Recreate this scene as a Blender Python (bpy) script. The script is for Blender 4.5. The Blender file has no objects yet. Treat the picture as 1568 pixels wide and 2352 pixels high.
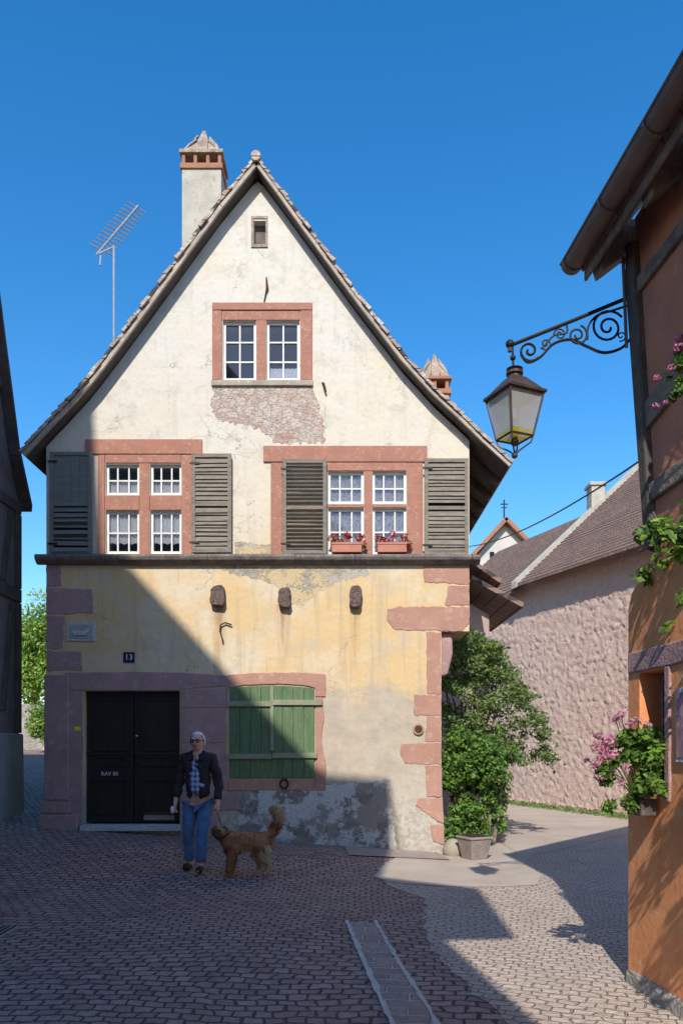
import bpy, bmesh, math, random
import numpy as np
from mathutils import Vector, Matrix, noise as mnoise
random.seed(7); rng=np.random.default_rng(7)
S=bpy.context.scene; COL=S.collection
F=1776.0; HX=784.0; HY=1713.0; CH=1.65
def P(px,py,Y): return Vector(((px-HX)/F*Y, Y, CH-(py-HY)/F*Y))
def fx(px): return (px-HX)/148.0
def fz(py): return CH-(py-HY)/148.0
def sstep(t): t=max(0,min(1,t)); return t*t*(3-2*t)
def gz(x,y):
    a=0.063*min(max(0,1.56-x),6.13)+0.3*sstep((-x-4.6)/1.5)
    z=a*sstep((y-8)/4.0)
    if y>12: z+=sstep((-x-3)/2)*0.07*(min(y,32)-12)
    return z
# ---------------- materials
def N(nt,t,**k):
    n=nt.nodes.new(t)
    for a,b in k.items(): setattr(n,a,b)
    return n
def newmat(name):
    m=bpy.data.materials.new(name); m.use_nodes=True
    nt=m.node_tree; b=nt.nodes['Principled BSDF']
    return m,nt,b
def mixc(nt,f,a,b,mode='MIX'):
    n=N(nt,'ShaderNodeMix',data_type='RGBA',blend_type=mode)
    for sock,v in ((n.inputs[0],f),(n.inputs[6],a),(n.inputs[7],b)):
        if isinstance(v,(int,float)): sock.default_value=v
        elif isinstance(v,tuple): sock.default_value=(v[0],v[1],v[2],1)
        else: nt.links.new(v,sock)
    return n.outputs[2]
def math_(nt,op,a,b=0.0,clamp=False):
    n=N(nt,'ShaderNodeMath',operation=op); n.use_clamp=clamp
    for s,v in ((n.inputs[0],a),(n.inputs[1],b)):
        if isinstance(v,(int,float)): s.default_value=v
        else: nt.links.new(v,s)
    return n.outputs[0]
def mapr(nt,v,a,b,c=0.0,d=1.0):
    n=N(nt,'ShaderNodeMapRange'); nt.links.new(v,n.inputs[0])
    for i,x in enumerate((a,b,c,d)): n.inputs[i+1].default_value=x
    return n.outputs[0]
def noise(nt,vec,scale,detail=4,rough=0.6):
    n=N(nt,'ShaderNodeTexNoise'); n.inputs['Scale'].default_value=scale; n.inputs['Detail'].default_value=detail; n.inputs['Roughness'].default_value=rough
    nt.links.new(vec,n.inputs['Vector']); return n.outputs[0]
def mapping(nt,vec,sc=(1,1,1),rot=(0,0,0),loc=(0,0,0)):
    n=N(nt,'ShaderNodeMapping'); n.inputs['Scale'].default_value=sc; n.inputs['Rotation'].default_value=rot; n.inputs['Location'].default_value=loc
    nt.links.new(vec,n.inputs[0]); return n.outputs[0]
def bump(nt,b,h,strength,dist=0.02):
    n=N(nt,'ShaderNodeBump'); n.inputs['Strength'].default_value=strength; n.inputs['Distance'].default_value=dist
    nt.links.new(h,n.inputs['Height']); nt.links.new(n.outputs[0],b.inputs['Normal'])
def M(name,c1,c2=None,scale=4,rough=0.85,bs=0.3,bsc=30,dist=0.02,stretch=(1,1,1),c3=None,spec=0.3,metal=0):
    m,nt,b=newmat(name)
    tc=N(nt,'ShaderNodeTexCoord').outputs['Object']
    v=mapping(nt,tc,stretch)
    c2=c2 or tuple(x*0.7 for x in c1)
    n1=mapr(nt,noise(nt,v,scale,5),0.35,0.65)
    col=mixc(nt,n1,c1,c2)
    if c3:
        n3=mapr(nt,noise(nt,v,scale*3.1,6,0.7),0.55,0.68)
        col=mixc(nt,n3,col,c3)
    nt.links.new(col,b.inputs['Base Color'])
    b.inputs['Roughness'].default_value=rough; b.inputs['Specular IOR Level'].default_value=spec; b.inputs['Metallic'].default_value=metal
    if bs>0: bump(nt,b,noise(nt,v,bsc,4,0.55),bs,dist)
    return m
sand=M('sandstone_pink',(0.42,0.19,0.13),(0.34,0.165,0.12),5,0.9,0.7,40,0.014,c3=(0.47,0.29,0.22))
sand_p=M('sandstone_mauve',(0.43,0.26,0.245),(0.34,0.21,0.20),3,0.9,0.7,40,0.014,c3=(0.46,0.34,0.29))
quoin=M('sandstone_quoin',(0.45,0.245,0.18),(0.39,0.21,0.155),3,0.9,0.7,35,0.014,c3=(0.5,0.33,0.24))
cement=M('cement',(0.42,0.36,0.28),(0.32,0.27,0.21),3,0.95,0.7,30,0.02,c3=(0.5,0.45,0.36))
greyw=M('weathered_wood',(0.25,0.21,0.165),(0.165,0.14,0.11),6,0.85,0.5,30,0.006,stretch=(1,1,6),c3=(0.33,0.29,0.235))
greyw2=M('grey_green_shutter_paint',(0.20,0.205,0.18),(0.15,0.155,0.145),6,0.8,0.4,30,0.006,stretch=(1,1,5))
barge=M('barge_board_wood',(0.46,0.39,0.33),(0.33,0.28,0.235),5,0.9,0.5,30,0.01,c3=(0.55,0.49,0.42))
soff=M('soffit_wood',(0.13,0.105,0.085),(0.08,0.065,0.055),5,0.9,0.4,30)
white=M('white_window_paint',(0.76,0.75,0.71),(0.64,0.63,0.59),9,0.6,0.2,60,0.004)
dark=M('dark_interior',(0.015,0.015,0.018),(0.01,0.01,0.012),2,0.9,0)
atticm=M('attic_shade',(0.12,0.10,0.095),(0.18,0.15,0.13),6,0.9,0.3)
ledgem=M('ledge_stone',(0.20,0.165,0.14),(0.12,0.10,0.09),6,0.9,0.6,40,0.015,c3=(0.30,0.24,0.19))
doorm=M('dark_stained_door',(0.030,0.023,0.021),(0.018,0.015,0.014),6,0.42,0.3,40,0.004,stretch=(3,3,.4))
greenp=M('green_board_paint',(0.13,0.19,0.09),(0.085,0.145,0.07),5,0.85,0.6,30,0.006,stretch=(5,5,.5),c3=(0.25,0.27,0.16))
barw=M('bar_wood_green',(0.21,0.24,0.14),(0.30,0.29,0.20),8,0.8,0.4,30,0.005)
iron=M('black_iron',(0.02,0.02,0.022),(0.035,0.03,0.028),12,0.5,0.2,60,0.003,metal=0.3)
copper=M('lamp_copper',(0.12,0.08,0.07),(0.07,0.05,0.045),12,0.5,0.2,50,0.003,metal=0.4)
gutterm=M('zinc_gutter',(0.22,0.155,0.135),(0.15,0.11,0.10),4,0.5,0.2,30,0.005,metal=0.1)
rust=M('rusty_iron',(0.10,0.05,0.03),(0.05,0.03,0.02),12,0.9,0.4,50)
chimpl=M('chimney_render',(0.50,0.46,0.38),(0.40,0.37,0.31),3,0.95,0.6,30,0.015,c3=(0.34,0.30,0.25))
terr=M('terracotta',(0.42,0.19,0.11),(0.30,0.15,0.10),6,0.85,0.5,30,c3=(0.2,0.13,0.1))
tilecap=M('old_clay_tile',(0.40,0.31,0.24),(0.24,0.18,0.14),5,0.9,0.7,25,0.02,c3=(0.52,0.45,0.37))
alu=M('aluminium',(0.45,0.46,0.48),(0.35,0.36,0.38),12,0.4,0,30,metal=0.5)
planter=M('planter_plastic',(0.5,0.2,0.12),(0.42,0.16,0.1),6,0.6,0.1)
stonep=M('stone_pot',(0.31,0.25,0.22),(0.23,0.19,0.17),5,0.9,0.6,30,c3=(0.36,0.31,0.27))
whitestone=M('white_relief_stone',(0.55,0.55,0.53),(0.4,0.4,0.4),20,0.8,0.6,25,0.02)
blue=M('enamel_blue',(0.01,0.02,0.06),(0.01,0.02,0.05),3,0.3,0)
wht=M('white_lettering',(0.75,0.75,0.75),(0.7,0.7,0.7),3,0.5,0)
yel=M('yellow_sticker',(0.8,0.7,0.02),(0.75,0.65,0.02),3,0.5,0)
orange=M('orange_plaster',(0.82,0.34,0.14),(0.70,0.27,0.11),3,0.95,0.5,18,0.010,c3=(0.76,0.42,0.23))
redpl=M('red_brown_plaster',(0.62,0.25,0.15),(0.50,0.20,0.13),3,0.95,0.5,25,0.012,c3=(0.60,0.31,0.2))
timber=M('dark_timber',(0.07,0.058,0.052),(0.11,0.092,0.08),8,0.85,0.7,24,0.015,stretch=(1,1,.3),c3=(0.17,0.14,0.12))
timber2=M('grey_old_timber',(0.28,0.22,0.18),(0.15,0.12,0.10),6,0.9,0.8,18,0.02,c3=(0.36,0.3,0.26))
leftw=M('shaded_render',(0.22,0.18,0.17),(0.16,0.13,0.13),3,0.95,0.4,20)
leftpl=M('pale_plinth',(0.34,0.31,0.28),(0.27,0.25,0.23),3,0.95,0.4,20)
oppm=M('cream_render',(0.6,0.52,0.42),(0.5,0.44,0.36),3,0.95,0.3,20)
farwhite=M('far_white_wall',(0.6,0.56,0.5),(0.5,0.47,0.42),2,0.9,0)
mauve=M('mauve_render',(0.46,0.34,0.30),(0.38,0.28,0.25),3,0.95,0.5,20)
edgest=M('pale_edge_stone',(0.66,0.60,0.53),(0.52,0.47,0.41),7,0.9,0.6,30,0.012,c3=(0.40,0.35,0.30))
curtain=M('lace_curtain',(0.93,0.93,0.93),(0.8,0.81,0.84),14,0.9,0.2,30,stretch=(3,1,1))
curtain2=M('patterned_curtain',(0.85,0.84,0.85),(0.28,0.29,0.35),26,0.9,0.2,30,stretch=(2,1,1),c3=(0.6,0.12,0.14))

def wallmat():
    m,nt,b=newmat('old_limewash')
    tc=N(nt,'ShaderNodeTexCoord').outputs['Object']
    sp=N(nt,'ShaderNodeSeparateXYZ'); nt.links.new(tc,sp.inputs[0]); X,Z=sp.outputs[0],sp.outputs[2]
    nb=noise(nt,tc,0.9,5,0.65); nm=noise(nt,tc,3.5,6,0.7); nf=noise(nt,tc,14,6,0.7)
    nw=noise(nt,mapping(nt,tc,loc=(7,3,5)),0.9,6,0.68); nv=noise(nt,mapping(nt,tc,loc=(1,9,2)),2.2,8,0.75)
    zz=math_(nt,'ADD',Z,math_(nt,'MULTIPLY',math_(nt,'SUBTRACT',nb,0.5),4.5))
    f1=mapr(nt,zz,8.2,5.0)
    col=mixc(nt,f1,(0.63,0.595,0.53),(0.64,0.55,0.42))
    f1b=mapr(nt,zz,5.0,4.1)
    col=mixc(nt,f1b,col,(0.64,0.455,0.235))
    col=mixc(nt,math_(nt,'MULTIPLY',mapr(nt,nw,0.48,0.62),0.65),col,(0.65,0.575,0.45))
    col=mixc(nt,math_(nt,'MULTIPLY',mapr(nt,nv,0.54,0.62),0.5),col,(0.47,0.42,0.35))
    col=mixc(nt,math_(nt,'MULTIPLY',mapr(nt,nm,0.52,0.70),0.4),col,(0.54,0.44,0.31))
    col=mixc(nt,math_(nt,'MULTIPLY',mapr(nt,nf,0.56,0.72),0.35),col,(0.40,0.35,0.28))
    vs=noise(nt,mapping(nt,tc,(4,4,0.3)),1.6,5,0.6)
    col=mixc(nt,math_(nt,'MULTIPLY',mapr(nt,vs,0.53,0.66),math_(nt,'MULTIPLY',mapr(nt,Z,5.2,3.9),0.45)),col,(0.44,0.31,0.18))
    col=mixc(nt,math_(nt,'MULTIPLY',mapr(nt,vs,0.56,0.72),0.3),col,(0.42,0.37,0.31))
    # rust runs below the iron and stone fittings
    vn=noise(nt,mapping(nt,tc,(9,9,0.8)),2.5,5,.6)
    for px in (500,655,815,646,508):
        g_=mapr(nt,math_(nt,'ABSOLUTE',math_(nt,'SUBTRACT',X,(px-784)/148)),0.11,0.0)
        zf=math_(nt,'MULTIPLY',mapr(nt,Z,2.7,3.75),math_(nt,'LESS_THAN',Z,3.85))
        col=mixc(nt,math_(nt,'MULTIPLY',math_(nt,'MULTIPLY',g_,zf),mapr(nt,vn,.4,.6,.2,.8)),col,(0.36,0.20,0.09))
    vo=N(nt,'ShaderNodeTexVoronoi',feature='DISTANCE_TO_EDGE'); vo.inputs['Scale'].default_value=0.7
    dn=N(nt,'ShaderNodeTexNoise'); dn.inputs['Scale'].default_value=2.2; dn.inputs['Detail'].default_value=6; nt.links.new(tc,dn.inputs['Vector'])
    va=N(nt,'ShaderNodeVectorMath',operation='MULTIPLY_ADD'); nt.links.new(dn.outputs[1],va.inputs[0]); va.inputs[1].default_value=(1.2,)*3; nt.links.new(tc,va.inputs[2]); nt.links.new(va.outputs[0],vo.inputs['Vector'])
    ck=math_(nt,'MULTIPLY',mapr(nt,vo.outputs[0],0.006,0.0),mapr(nt,nb,0.48,0.56))
    col=mixc(nt,math_(nt,'MULTIPLY',ck,0.6),col,(0.25,0.2,0.15))
    zc=math_(nt,'ADD',Z,math_(nt,'MULTIPLY',math_(nt,'SUBTRACT',noise(nt,tc,1.6,7,0.68),0.5),2.6))
    f3=math_(nt,'MULTIPLY',mapr(nt,zc,2.75,2.35),mapr(nt,X,-1.2,-0.4))
    col=mixc(nt,math_(nt,'MULTIPLY',f3,0.9),col,mixc(nt,mapr(nt,nm,0.4,0.6),(0.50,0.42,0.325),(0.41,0.355,0.28)))
    f4=mapr(nt,zc,1.35,0.7)
    col=mixc(nt,f4,col,mixc(nt,mapr(nt,nf,.45,.55),(0.37,0.32,0.26),(0.47,0.42,0.35)))
    nt.links.new(col,b.inputs['Base Color']); b.inputs['Roughness'].default_value=0.95; b.inputs['Specular IOR Level'].default_value=0.2
    h=math_(nt,'ADD',math_(nt,'MULTIPLY',noise(nt,tc,2.5,3,.5),1.5),math_(nt,'MULTIPLY',noise(nt,tc,11,4,.5),0.5))
    h=math_(nt,'ADD',h,math_(nt,'MULTIPLY',noise(nt,tc,60,3,0.5),0.2)); h=math_(nt,'SUBTRACT',h,math_(nt,'MULTIPLY',ck,.3))
    h=math_(nt,'SUBTRACT',h,math_(nt,'MULTIPLY',f3,.25)); h=math_(nt,'SUBTRACT',h,math_(nt,'MULTIPLY',f4,.4))
    bump(nt,b,h,0.5,0.03); return m
wallm=wallmat()
def rubblemat(name,a,bc,cc,vs,mort,bst=1.0,dist=0.05,jw=0.06,warp=.6,eb=.6,nb_=.6):
    m,nt,b=newmat(name)
    tc=N(nt,'ShaderNodeTexCoord').outputs['Object']
    dn=N(nt,'ShaderNodeTexNoise'); dn.inputs['Scale'].default_value=vs*1.3; dn.inputs['Detail'].default_value=4; nt.links.new(tc,dn.inputs['Vector'])
    va=N(nt,'ShaderNodeVectorMath',operation='MULTIPLY_ADD'); nt.links.new(dn.outputs[1],va.inputs[0]); va.inputs[1].default_value=(warp/vs,)*3; nt.links.new(tc,va.inputs[2])
    v=va.outputs[0]
    vo=N(nt,'ShaderNodeTexVoronoi'); vo.inputs['Scale'].default_value=vs; nt.links.new(v,vo.inputs['Vector'])
    ve=N(nt,'ShaderNodeTexVoronoi',feature='DISTANCE_TO_EDGE'); ve.inputs['Scale'].default_value=vs; nt.links.new(v,ve.inputs['Vector'])
    sc=N(nt,'ShaderNodeSeparateColor'); nt.links.new(vo.outputs['Color'],sc.inputs[0])
    col=mixc(nt,sc.outputs[0],a,bc)
    col=mixc(nt,math_(nt,'MULTIPLY',mapr(nt,noise(nt,tc,vs*.6,6,.75),0.5,0.6),0.85),col,cc)
    e=mapr(nt,ve.outputs[0],0,jw)
    col=mixc(nt,e,mort,col)
    col=mixc(nt,mapr(nt,noise(nt,mapping(nt,tc,loc=(4,4,4)),vs*.45,7,.75),0.48,0.56,0,.85),col,mort)
    nt.links.new(col,b.inputs['Base Color']); b.inputs['Roughness'].default_value=0.95
    h=math_(nt,'ADD',math_(nt,'MULTIPLY',e,eb),math_(nt,'MULTIPLY',noise(nt,tc,vs*3,4,0.55),nb_))
    bump(nt,b,h,bst,dist); return m
rubble=rubblemat('exposed_rubble',(0.44,0.32,0.27),(0.52,0.43,0.35),(0.40,0.19,0.14),7,(0.52,0.44,0.37),0.9,0.06,warp=1.6,eb=.2)
rubble2=rubblemat('old_plinth_stone',(0.36,0.33,0.29),(0.26,0.22,0.20),(0.48,0.45,0.41),6,(0.36,0.31,0.27),0.9,0.04,warp=1.2,eb=.3)
barnw=rubblemat('rough_barn_wall',(0.68,0.50,0.41),(0.56,0.39,0.32),(0.74,0.58,0.48),9,(0.66,0.49,0.41),0.8,0.03,jw=0.12,warp=1.6,eb=.25,nb_=.5)
def flakemat(name,c0,c1,c2,s=3.0):
    m,nt,b=newmat(name); tc=N(nt,'ShaderNodeTexCoord').outputs['Object']
    n1=noise(nt,tc,s,9,.74); n2=noise(nt,mapping(nt,tc,loc=(3,1,8)),s*1.7,9,.74); n3=noise(nt,tc,36,4,.55)
    m1=mapr(nt,n1,.46,.51); m2=mapr(nt,n2,.54,.57)
    col=mixc(nt,m1,c0,c1); col=mixc(nt,m2,col,c2); col=mixc(nt,mapr(nt,n3,.4,.7,0,.35),col,(0.2,.17,.15))
    nt.links.new(col,b.inputs['Base Color']); b.inputs['Roughness'].default_value=.95
    h=math_(nt,'ADD',math_(nt,'MULTIPLY',m1,.5),math_(nt,'MULTIPLY',n3,.8)); h=math_(nt,'ADD',h,math_(nt,'MULTIPLY',m2,.4)); bump(nt,b,h,.7,.02); return m
flake=flakemat('flaking_plinth_plaster',(0.32,0.28,0.24),(0.58,0.56,0.52),(0.24,0.21,0.18),1.8)
yelpl=flakemat('crumbled_plaster',(0.46,0.41,0.33),(0.60,0.45,0.25),(0.38,0.34,0.28),1.8)
def tilemat(name,a,bc,cc,ax='Y',w=0.17,h=0.16):
    m,nt,b=newmat(name)
    tc=N(nt,'ShaderNodeTexCoord').outputs['Object']
    sp=N(nt,'ShaderNodeSeparateXYZ'); nt.links.new(tc,sp.inputs[0])
    cb=N(nt,'ShaderNodeCombineXYZ'); nt.links.new(sp.outputs[1 if ax=='Y' else 0],cb.inputs[0]); nt.links.new(sp.outputs[2],cb.inputs[1])
    br=N(nt,'ShaderNodeTexBrick'); nt.links.new(cb.outputs[0],br.inputs['Vector'])
    br.inputs['Scale'].default_value=1; br.inputs['Brick Width'].default_value=w; br.inputs['Row Height'].default_value=h; br.inputs['Mortar Size'].default_value=0.008
    br.inputs['Color1'].default_value=(*a,1); br.inputs['Color2'].default_value=(*bc,1); br.inputs['Mortar'].default_value=(0.06,0.045,0.04,1)
    col=mixc(nt,mapr(nt,noise(nt,tc,5,6,.7),0.5,0.62),br.outputs[0],cc)
    nt.links.new(col,b.inputs['Base Color']); b.inputs['Roughness'].default_value=0.9
    bump(nt,b,math_(nt,'ADD',math_(nt,'MULTIPLY',br.outputs[1],-0.7),noise(nt,tc,20,4,.55)),0.8,0.03); return m
tile=tilemat('roof_tiles',(0.46,0.33,0.25),(0.34,0.24,0.19),(0.56,0.49,0.41))
tileb=tilemat('barn_roof_tiles',(0.29,0.18,0.135),(0.21,0.135,0.105),(0.17,0.125,0.105),w=0.2,h=0.13)
def cobmat(name,c1,c2,mort,bw,rh,rot=0,warp=0.35,fine=.075,ms=.012,tint=(0.30,0.25,0.22),mm=.75):
    m,nt,b=newmat(name)
    tc=N(nt,'ShaderNodeTexCoord').outputs['Object']
    def wv(src,scale,amt,det=1):
        dn=N(nt,'ShaderNodeTexNoise'); dn.inputs['Scale'].default_value=scale; dn.inputs['Detail'].default_value=det; nt.links.new(tc,dn.inputs['Vector'])
        va=N(nt,'ShaderNodeVectorMath',operation='MULTIPLY_ADD'); nt.links.new(dn.outputs[1],va.inputs[0]); va.inputs[1].default_value=(amt,amt,0); nt.links.new(src,va.inputs[2]); return va.outputs[0]
    v=wv(tc,0.35,warp*3) if warp else tc
    v=wv(v,4.5,fine*1.2,2); v=wv(v,14,fine*.4,2)
    v=mapping(nt,v,(1,1,1),(0,0,rot))
    br=N(nt,'ShaderNodeTexBrick'); nt.links.new(v,br.inputs['Vector'])
    br.inputs['Scale'].default_value=1; br.inputs['Brick Width'].default_value=bw; br.inputs['Row Height'].default_value=rh; br.inputs['Mortar Size'].default_value=ms; br.inputs['Mortar Smooth'].default_value=0.7
    br.inputs['Color1'].default_value=(*c1,1); br.inputs['Color2'].default_value=(*c2,1); br.inputs['Mortar'].default_value=(*mort,1)
    col=mixc(nt,math_(nt,'MULTIPLY',mapr(nt,noise(nt,tc,0.8,6,.7),0.42,0.62),0.6),br.outputs[0],tint)
    col=mixc(nt,math_(nt,'MULTIPLY',mapr(nt,br.outputs[1],.3,1),mm),col,mort)
    col=mixc(nt,mapr(nt,noise(nt,tc,17,4,.7),0.35,0.7,0,0.4),col,tuple(x*.5 for x in c2))
    col=mixc(nt,mapr(nt,noise(nt,tc,1.7,5,.7),0.55,0.72,0,0.35),col,tuple(x*.45 for x in c2))
    nt.links.new(col,b.inputs['Base Color']); 
    nt.links.new(mapr(nt,noise(nt,tc,3,3),0.3,0.7,0.6,0.85),b.inputs['Roughness']); b.inputs['Specular IOR Level'].default_value=.3
    h=math_(nt,'ADD',math_(nt,'MULTIPLY',br.outputs[1],-1.0),math_(nt,'MULTIPLY',noise(nt,tc,18,3,.55),0.8))
    bump(nt,b,h,1.0,0.032); return m
cob=cobmat('cobble_setts',(0.48,0.325,0.29),(0.28,0.185,0.17),(0.08,0.058,0.05),0.14,0.10,0.05,.25,.085,.012,tint=(0.42,0.305,0.26))
lcob=cobmat('pale_setts',(0.58,0.475,0.385),(0.48,0.385,0.31),(0.30,0.24,0.19),0.115,0.08,.3,.3,.09,.008,tint=(0.54,0.445,0.365),mm=.45)
drain=cobmat('channel_setts',(0.42,0.33,0.295),(0.31,0.24,0.215),(0.66,0.58,0.51),0.30,0.14,math.radians(7),0.0,.04,.014,tint=(0.38,0.305,0.27),mm=.9)
asph=M('worn_asphalt',(0.48,0.40,0.325),(0.39,0.32,0.26),1.2,0.9,0.6,60,0.01,c3=(0.42,0.345,0.285))
slabm=M('concrete_slab',(0.36,0.285,0.245),(0.29,0.23,0.205),4,0.9,0.4,40,0.01)
def leafmat(name,c,tr=0.4):
    m,nt,b=newmat(name)
    tc=N(nt,'ShaderNodeTexCoord').outputs['Object']
    col=mixc(nt,mapr(nt,noise(nt,tc,6,3),0.3,0.7),c,tuple(x*0.65 for x in c))
    nt.links.new(col,b.inputs['Base Color']); b.inputs['Roughness'].default_value=0.55; b.inputs['Specular IOR Level'].default_value=0.3
    t=N(nt,'ShaderNodeBsdfTranslucent'); nt.links.new(col,t.inputs[0])
    mx=N(nt,'ShaderNodeMixShader'); mx.inputs[0].default_value=tr
    nt.links.new(b.outputs[0],mx.inputs[1]); nt.links.new(t.outputs[0],mx.inputs[2]); nt.links.new(mx.outputs[0],nt.nodes['Material Output'].inputs[0])
    return m
lg=[leafmat('leaf_dark',(0.07,0.15,0.035)),leafmat('leaf_mid',(0.13,0.26,0.05)),leafmat('leaf_light',(0.23,0.38,0.08))]
lp=[leafmat('leaf_olive',(0.13,0.18,0.06)),leafmat('leaf_sage',(0.22,0.28,0.11)),leafmat('leaf_pale',(0.34,0.39,0.17))]
lb=[leafmat('leaf_bright',(0.22,0.38,0.04)),leafmat('leaf_yellowgreen',(0.36,0.52,0.08)),leafmat('leaf_lime',(0.42,0.56,0.14))]
pinkm=leafmat('pink_petal',(0.78,0.25,0.46)); pinkp=leafmat('pale_pink_petal',(0.82,0.46,0.55)); redm=leafmat('red_petal',(0.65,0.02,0.02)); whp=leafmat('white_petal',(0.75,0.72,0.7))
def glassmat():
    m,nt,b=newmat('window_glass'); nt.nodes.remove(b)
    g=N(nt,'ShaderNodeBsdfGlossy'); g.inputs['Roughness'].default_value=0.03; g.inputs[0].default_value=(0.9,0.93,1,1)
    t=N(nt,'ShaderNodeBsdfTransparent'); t.inputs[0].default_value=(0.93,0.94,0.95,1)
    fr=N(nt,'ShaderNodeFresnel'); fr.inputs[0].default_value=1.55
    mx=N(nt,'ShaderNodeMixShader'); nt.links.new(mapr(nt,fr.outputs[0],0,1,0.03,1),mx.inputs[0]); nt.links.new(t.outputs[0],mx.inputs[1]); nt.links.new(g.outputs[0],mx.inputs[2])
    nt.links.new(mx.outputs[0],nt.nodes['Material Output'].inputs[0]); return m
glass=glassmat()
def frostmat(name,c,tr=.25):
    m,nt,b=newmat(name); b.inputs['Base Color'].default_value=(*c,1); b.inputs['Roughness'].default_value=0.25
    t=N(nt,'ShaderNodeBsdfTranslucent'); t.inputs[0].default_value=(*c,1)
    tr_=N(nt,'ShaderNodeBsdfTransparent')
    m1=N(nt,'ShaderNodeMixShader'); m1.inputs[0].default_value=0.5; nt.links.new(b.outputs[0],m1.inputs[1]); nt.links.new(t.outputs[0],m1.inputs[2])
    m2=N(nt,'ShaderNodeMixShader'); m2.inputs[0].default_value=tr; nt.links.new(m1.outputs[0],m2.inputs[1]); nt.links.new(tr_.outputs[0],m2.inputs[2])
    nt.links.new(m2.outputs[0],nt.nodes['Material Output'].inputs[0]); return m
lampg=frostmat('lamp_glass',(0.72,0.71,0.67),.22); lampy=frostmat('yellow_lamp_glass',(0.8,0.66,0.03))
# ---------------- mesh builder
ID=Matrix.Identity(4)
class MB:
    def __init__(s): s.v=[];s.f=[];s.m=[]
    def add(s,vs,fs,mi=0):
        o=len(s.v); s.v+= [tuple(v) for v in vs]; s.f+=[tuple(i+o for i in f) for f in fs]; s.m+=[mi]*len(fs); return s
    def box(s,x0,x1,y0,y1,z0,z1,mi=0,T=None):
        vs=[Vector((x,y,z)) for x in (x0,x1) for y in (y0,y1) for z in (z0,z1)]
        if T is not None: vs=[T@v for v in vs]
        return s.add(vs,[(0,1,3,2),(4,6,7,5),(0,4,5,1),(2,3,7,6),(0,2,6,4),(1,5,7,3)],mi)
    def prism(s,pts,a0,a1,fn=None,mi=0,capmi=None):
        fn=fn or (lambda p,q,a:(p,a,q)); n=len(pts)
        vs=[fn(p,q,a0) for p,q in pts]+[fn(p,q,a1) for p,q in pts]
        s.add(vs,[(i,(i+1)%n,n+(i+1)%n,n+i) for i in range(n)],mi)
        s.f+=[tuple(len(s.v)-2*n+i for i in range(n)),tuple(len(s.v)-n+i for i in range(n))][0:2]; s.m+=[mi if capmi is None else capmi,mi]
        return s
    def tube(s,pts,r,n=8,mi=0):
        pts=[Vector(p) for p in pts]; k=len(pts); rs=r if isinstance(r,(list,tuple)) else [r]*k
        vs=[];up=None
        for i,p in enumerate(pts):
            d=(pts[min(i+1,k-1)]-pts[max(i-1,0)]).normalized()
            if up is None:
                up=Vector((0,0,1)) if abs(d.z)<0.9 else Vector((0,1,0))
            a=d.cross(up).normalized(); b=a.cross(d).normalized(); up=b
            for j in range(n):
                t=2*math.pi*j/n; vs.append(p+a*math.cos(t)*rs[i]+b*math.sin(t)*rs[i])
        fs=[(i*n+j,i*n+(j+1)%n,(i+1)*n+(j+1)%n,(i+1)*n+j) for i in range(k-1) for j in range(n)]
        fs+=[tuple(range(n)),tuple(range((k-1)*n,k*n))]
        return s.add(vs,fs,mi)
    def ball(s,c,r,mi=0,n=10,m=7):
        c=Vector(c); r=r if isinstance(r,(tuple,list)) else (r,r,r); vs=[c+Vector((0,0,r[2]))]
        for i in range(1,m):
            t=math.pi*i/m
            for j in range(n):
                p=2*math.pi*j/n; vs.append(c+Vector((r[0]*math.sin(t)*math.cos(p),r[1]*math.sin(t)*math.sin(p),r[2]*math.cos(t))))
        vs.append(c-Vector((0,0,r[2]))); fs=[(0,1+j,1+(j+1)%n) for j in range(n)]
        for i in range(m-2):
            for j in range(n): fs.append((1+i*n+j,1+(i+1)*n+j,1+(i+1)*n+(j+1)%n,1+i*n+(j+1)%n))
        L=len(vs)-1; fs+=[(L,1+(m-2)*n+(j+1)%n,1+(m-2)*n+j) for j in range(n)]
        return s.add(vs,fs,mi)
    def build(s,name,mats,parent=None,smooth=False,bevel=0,label=None,recalc=True):
        me=bpy.data.meshes.new(name); me.from_pydata(s.v,[],s.f)
        mats=mats if isinstance(mats,(list,tuple)) else [mats]
        for m in mats: me.materials.append(m)
        me.polygons.foreach_set('material_index',s.m)
        if smooth: me.polygons.foreach_set('use_smooth',[True]*len(s.f))
        me.update()
        if recalc:
            bm=bmesh.new(); bm.from_mesh(me); bmesh.ops.recalc_face_normals(bm,faces=bm.faces); bm.to_mesh(me); bm.free()
        o=bpy.data.objects.new(name,me); COL.objects.link(o)
        if bevel: b=o.modifiers.new('b','BEVEL'); b.width=bevel; b.segments=2; b.limit_method='ANGLE'
        if parent: par(o,parent)
        if label: o['label']=label
        return o
BASE={}
def root(o):
    while o.parent: o=o.parent
    return o
def par(o,p):
    o.parent=p; r=root(p); o.matrix_parent_inverse=(Matrix.Translation(-BASE[r.name]) if (r.name in BASE and p==r) else ID.copy())
def thing(name,loc,label,cat,group=None):
    e=bpy.data.objects.new(name,None); e.location=loc; e.empty_display_size=0.2; COL.objects.link(e)
    BASE[e.name]=Vector(loc); e['label']=label; e['category']=cat
    if group: e['group']=group
    return e
def tag(o,label,cat): o['label']=label; o['category']=cat; return o
def rough_outline(pts,step=0.06,amp=0.015,seed=1):
    r=random.Random(seed); out=[]; n=len(pts)
    for i in range(n):
        a=Vector(pts[i]); b=Vector(pts[(i+1)%n]); L=(b-a).length; k=max(1,int(L/step))
        nn=Vector((-(b-a).y,(b-a).x)).normalized() if L>0 else Vector((0,0))
        for j in range(k):
            p=a.lerp(b,j/k)+nn*r.uniform(-amp,amp); out.append((p.x,p.y))
    return out
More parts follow.
